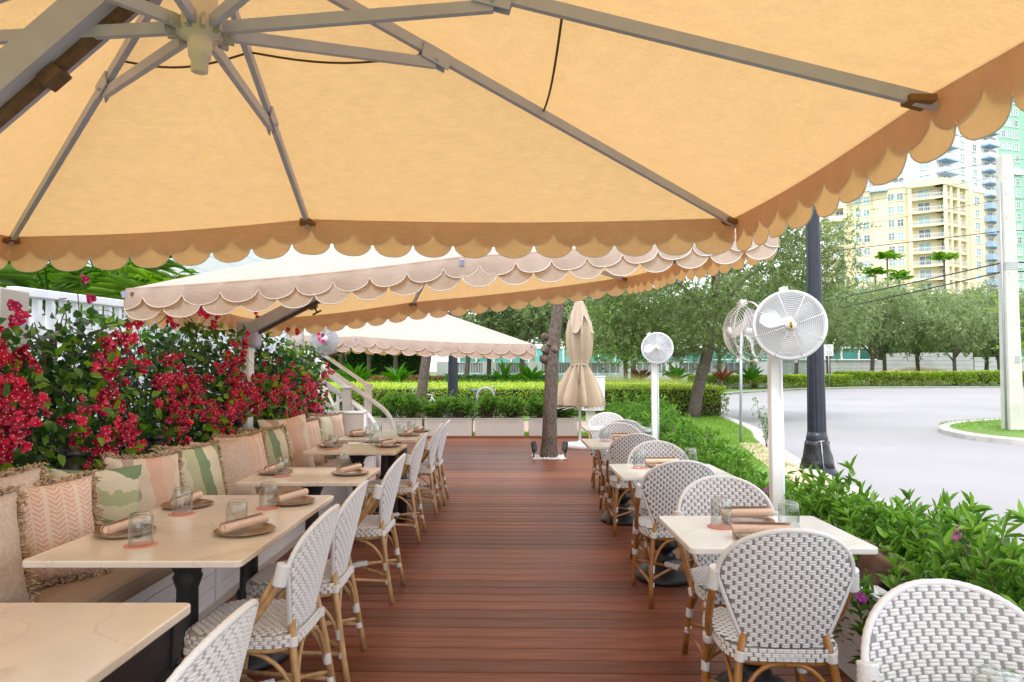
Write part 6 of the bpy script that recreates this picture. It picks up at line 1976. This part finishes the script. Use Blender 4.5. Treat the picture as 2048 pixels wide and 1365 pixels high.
# ================================================================== FAR WALLS AND BUILDINGS
fw = thing('far_wall', 'long white garden wall with railing panels across the street', 'wall', (8, 62, 0))
xs_ = np.linspace(-6.2, 22.8, 8)
MB().box((8.3, 62, .50), (29.4, .25, 1.2)).build('base_wall', MT['wallfar'], fw, world=True)
for i in range(len(xs_)):
    MB().box((xs_[i], 62, 1.08), (1.25, .34, 2.36)).build('pier', MT['wallfar'], fw, world=True)
for i in range(len(xs_) - 1):
    a, b = xs_[i] + .65, xs_[i + 1] - .65
    pn = MB().beam((a, 62, 2.2), (b, 62, 2.2), .07, .07).beam((a, 62, 1.2), (b, 62, 1.2), .07, .07)
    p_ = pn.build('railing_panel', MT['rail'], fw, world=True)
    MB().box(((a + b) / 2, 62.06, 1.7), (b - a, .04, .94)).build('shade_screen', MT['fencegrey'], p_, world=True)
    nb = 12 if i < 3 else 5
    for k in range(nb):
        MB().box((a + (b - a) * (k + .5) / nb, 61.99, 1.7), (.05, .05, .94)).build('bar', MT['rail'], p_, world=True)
gw = thing('block_wall', 'low grey block wall beyond the roadside trees at right', 'wall', (52, 92, 0))
for (x0, x1, z) in ((27, 36, 2.3), (36.2, 50, 2.9), (50.2, 62, 3.9), (62.2, 76, 3.3)):
    nrow = int(z / .55)
    for r_ in range(nrow):
        MB().box(((x0 + x1) / 2, 92, (r_ + .5) * z / nrow), (x1 - x0, .3, z / nrow - .03)).build('course', MT['greywall'], gw, world=True)
MB().box((38, 91.7, 2.95), (22, .12, .12)).build('pipe_rail', MT['rail'], gw, world=True)
gb = thing('glass_pavilion', 'low white building with teal glass front behind the far trees', 'building', (30, 108, 0))
MB().box((38, 112, 5.4), (92, 8, .9)).box((38, 112, .3), (92, 8, .8)).box((38, 116, 3), (92, .4, 6)).box((12, 112, 8.0), (40, 8, 4.6)).build('wall', MT['white_wall'], gb, world=True)
PANE = MB().box((0, 0, 0), (2.5, .1, 4.2)).mesh('pane', MT['teal'])
MUL = MB().box((0, 0, 0), (.22, .3, 4.4)).mesh('mullion', MT['trimwhite'])
for k in range(33):
    inst('pane', PANE, gb, loc=(-7 + k * 2.75 - 30 + 0, 0.2, 2.85)); inst('mullion', MUL, gb, loc=(-7 + k * 2.75 - 30 + 1.375, 0, 2.85))
PANE2 = MB().box((0, 0, 0), (3.4, .1, 1.9)).mesh('pane', MT['teal'])
for k in range(9):
    inst('pane', PANE2, gb, loc=(-36 + k * 4.2, -.04, 8.2))

# ---- apartment block
def facade_frame(p, q):
    p, q = Vector((p[0], p[1], 0)), Vector((q[0], q[1], 0))
    e = (q - p).normalized(); n = Vector((e.y, -e.x, 0))
    if n.y > 0: n = -n
    return p, e, n
WIN = {}
def win_mesh(w, h):
    key = (w, h)
    if key not in WIN:
        f = MB().box((0, 0, h / 2 + .06), (w + .3, .16, .14)).box((0, 0, -h / 2 - .06), (w + .36, .2, .16)).box((-w / 2 - .06, 0, 0), (.14, .16, h)).box((w / 2 + .06, 0, 0), (.14, .16, h)).box((0, .02, 0), (.10, .12, h - .01)).box((0, .02, h * .12), (w - .01, .1, .08))
        WIN[key] = (f.mesh('window', MT['trimwhite']), MB().box((0, .05, 0), (w, .04, h)).mesh('pane', MT['winpane']), MB().box((0, .05, 0), (w, .04, h)).mesh('pane', MT['windark']))
    return WIN[key]
def window(root, F, s, z, w, h, dark=False, out=.05):
    p, e, n = F
    c = p + e * s + n * out
    M_ = Matrix(((e.x, -n.x, 0, c.x), (e.y, -n.y, 0, c.y), (0, 0, 1, z), (0, 0, 0, 1)))
    M_ = Matrix.Translation(-ORG[root.name]) @ M_
    a, b, d = win_mesh(w, h)
    o = inst('window', a, root, M=M_)
    inst('pane', d if dark else b, o)
def fbox(F, s0, s1, d0, d1, z0, z1, mb):
    p, e, n = F
    vs = []
    for z in (z0, z1):
        for s, d in ((s0, d0), (s1, d0), (s1, d1), (s0, d1)):
            v = p + e * s + n * d; vs.append((v.x, v.y, z))
    mb.add(vs, [(3, 2, 1, 0), (4, 5, 6, 7), (0, 1, 5, 4), (1, 2, 6, 5), (2, 3, 7, 6), (3, 0, 4, 7)])
    return mb
ap = thing('apartment_block', 'tall yellow apartment block with white upper storeys and corner balconies', 'building', (94.4, 150, 0))
Cn, Al, Br = (94.4, 150), (74.0, 161), (118, 162.6)
FL_, FR_ = facade_frame(Cn, Al), facade_frame(Cn, Br)
bk = (96, 178)
MB().prism([Cn, Br, bk, Al], 0, 43.5).build('lower_wall', MT['yellow_wall'], ap, world=True)
ins = lambda q, k: (lerp(q[0], 96, k), lerp(q[1], 164, k))
MB().prism([ins(q, .03) for q in (Cn, Br, bk, Al)], 43.5, 69).build('upper_wall', MT['white_wall'], ap, world=True)
MB().prism([ins(q, -.015) for q in (Cn, Br, bk, Al)], 43.0, 44.2).build('cornice', MT['trimwhite'], ap, world=True)
for s0, s1, F in ((9.6, 12.6, FL_), (11.8, 13.2, FR_)):
    fbox(F, s0, s1, 0, .5, 0, 42.9, MB()).build('pilaster', MT['yellow_wall'], ap, world=True)
for k in range(6, 14):
    z = 1.6 + 3.0 * k
    for s in (7.2, 9.0, 14.0, 15.7):
        window(ap, FL_, s, z + .3, 1.15, 1.6, dark=(k * 7 + int(s)) % 6 == 0, out=.55 if 9.6 < s < 12.6 else .05)
    window(ap, FR_, 10.6, z + .3, 1.7, 1.7); window(ap, FR_, 15.6, z + .3, 1.9, 1.7); window(ap, FR_, 24.2, z + .3, 1.2, 1.7)
for k in range(14, 22):
    z = 3.0 * k + 2.4
    for s in (2.3, 7.4, 11.8, 15.6): window(ap, FL_, s, z, 1.9, 1.6, dark=(k + int(s)) % 3 == 0, out=-.2)
    for s in (3.0, 10.6, 15.6, 24.2): window(ap, FR_, s, z, 1.6, 1.6, dark=(k + int(s)) % 4 == 0, out=-.2)
# corner balconies with columns
for k in range(6, 14):
    z = 3.0 * k + .3
    for F, s1, nm in ((FL_, 5.3, 0), (FR_, 8.8, 1)):
        b = fbox(F, -1.4, s1, .02, 1.9, z, z + .38, MB()).build('balcony', MT['yellow_wall'], ap, world=True)
        rl_ = MB(); fbox(F, -1.3, s1 - .1, 1.75, 1.82, z + 1.25, z + 1.36, rl_); fbox(F, -1.3, s1 - .1, 1.76, 1.81, z + .45, z + .55, rl_)
        for q in range(16): fbox(F, -1.3 + (s1 + 1.2) * q / 16, -1.22 + (s1 + 1.2) * q / 16, 1.76, 1.81, z + .55, z + 1.25, rl_)
        rl_.build('balcony_rail', MT['balc_rail'], b, world=True)
        for s in ((2.6,) if nm == 0 else (1.8, 4.6, 7.2)):
            p, e, n = F
            window(ap, F, s, z + 1.6, 1.7 if nm else 2.2, 2.0, dark=(k + nm) % 2 == 0)
for F, ss in ((FL_, (-1.75, 5.0)), (FR_, (1.6, 4.4, 7.6))):
    for s in ss: fbox(F, s, s + .75, 1.2, 1.95, 0, 42.6, MB()).build('column', MT['yellow_wall'], ap, world=True)
for F, s1 in ((FL_, 5.9), (FR_, 9.0)):
    fbox(F, -1.9, s1, .01, 2.15, 42.2, 43.6, MB()).build('balcony_roof', MT['yellow_wall'], ap, world=True)
for k in range(6, 14):       # left end balconies
    z = 3.0 * k + .3
    b = fbox(FL_, 18.6, 23.0, .02, 1.8, z, z + .4, MB()).build('balcony', MT['yellow_wall'], ap, world=True)
    r_ = MB(); fbox(FL_, 18.6, 23.0, 1.68, 1.74, z + .5, z + 1.3, r_); r_.build('balcony_rail', MT['balc_rail'], b, world=True)
    window(ap, FL_, 19.6, z + 1.6, 1.5, 2.0, dark=k % 2 == 0)
fbox(FL_, 18.0, 18.7, .5, 1.85, 0, 42.6, MB()).build('column', MT['yellow_wall'], ap, world=True)
for k in range(6, 21):       # blue balconies
    z = 3.0 * k + .3
    for F, s0, s1, lo in ((FR_, 18.6, 23.0, 0), (FL_, 9.6, 13.2, 14), (FL_, 14.6, 18.2, 14), (FR_, .6, 6.0, 14)):
        if k < lo: continue
        b = fbox(F, s0, s1, -.3, 1.7, z, z + .3, MB()).build('balcony', MT['balc_blue'], ap, world=True)
        r_ = MB(); fbox(F, s0 + .02, s1 - .02, 1.6, 1.66, z + .3, z + 1.3, r_); fbox(F, s0, s0 + .06, .05, 1.6, z + .3, z + 1.3, r_); fbox(F, s1 - .06, s1, .05, 1.6, z + .3, z + 1.3, r_)
        r_.build('parapet', MT['balc_blue' if k < 14 else 'balc_rail'], b, world=True)
        window(ap, F, (s0 + s1) / 2, z + 1.5, 2.2, 1.9, dark=True, out=.06 if k < 14 else -.2)
# green tower
gt = thing('green_tower', 'pale green apartment tower at the right edge behind the yellow block', 'building', (128, 172, 0))
G0, G1 = (121.5, 172), (134.0, 175.5)
MB().prism([G0, G1, (138, 195), (122, 195)], 0, 96).build('wall', MT['green_wall'], gt, world=True)
FG = facade_frame(G0, G1)
fbox(FG, -.3, 11.0, -.1, .5, 52, 53.4, MB()).build('cornice', MT['trimwhite'], gt, world=True)
for k in range(6, 30):
    z = 3.05 * k + 1.4
    for s in (5.2, 7.2, 9.6): window(gt, FG, s, z, 1.25, 1.7, dark=(k + int(s)) % 5 == 0)
G2 = (149, 180)
MB().prism([(134.2, 175.4), G2, (150, 195), (138.2, 195)], 0, 90).build('dark_bay', MT['balc_blue'], gt, world=True)
FG2 = facade_frame((134.2, 175.4), G2)
for k in range(6, 28):
    z = 3.05 * k + .6
    fbox(FG2, 0, 14, .02, 1.2, z, z + .3, MB()).build('balcony', MT['balc_rail'], gt, world=True)
    for s in (2, 5, 8, 11): window(gt, FG2, s, z + 1.5, 2.0, 1.9, dark=True)
for i, (x, y, h, lb) in enumerate(((53.5, 100, 15.2, 'far palm with feathery top left of the group below the yellow block'), (57.5, 104, 18.2, 'tallest far palm below the yellow block'), (55.8, 98, 14.3, 'stout bright far palm in the middle below the yellow block'), (67.5, 106, 18.4, 'far palm right of the tallest one, against the yellow wall'))):
    palm(lb, x, y, h, 14, 2.6, 400 + i, 'palms in front of the apartment block', trunk_r=.16, leaflets=12, lw=.35)
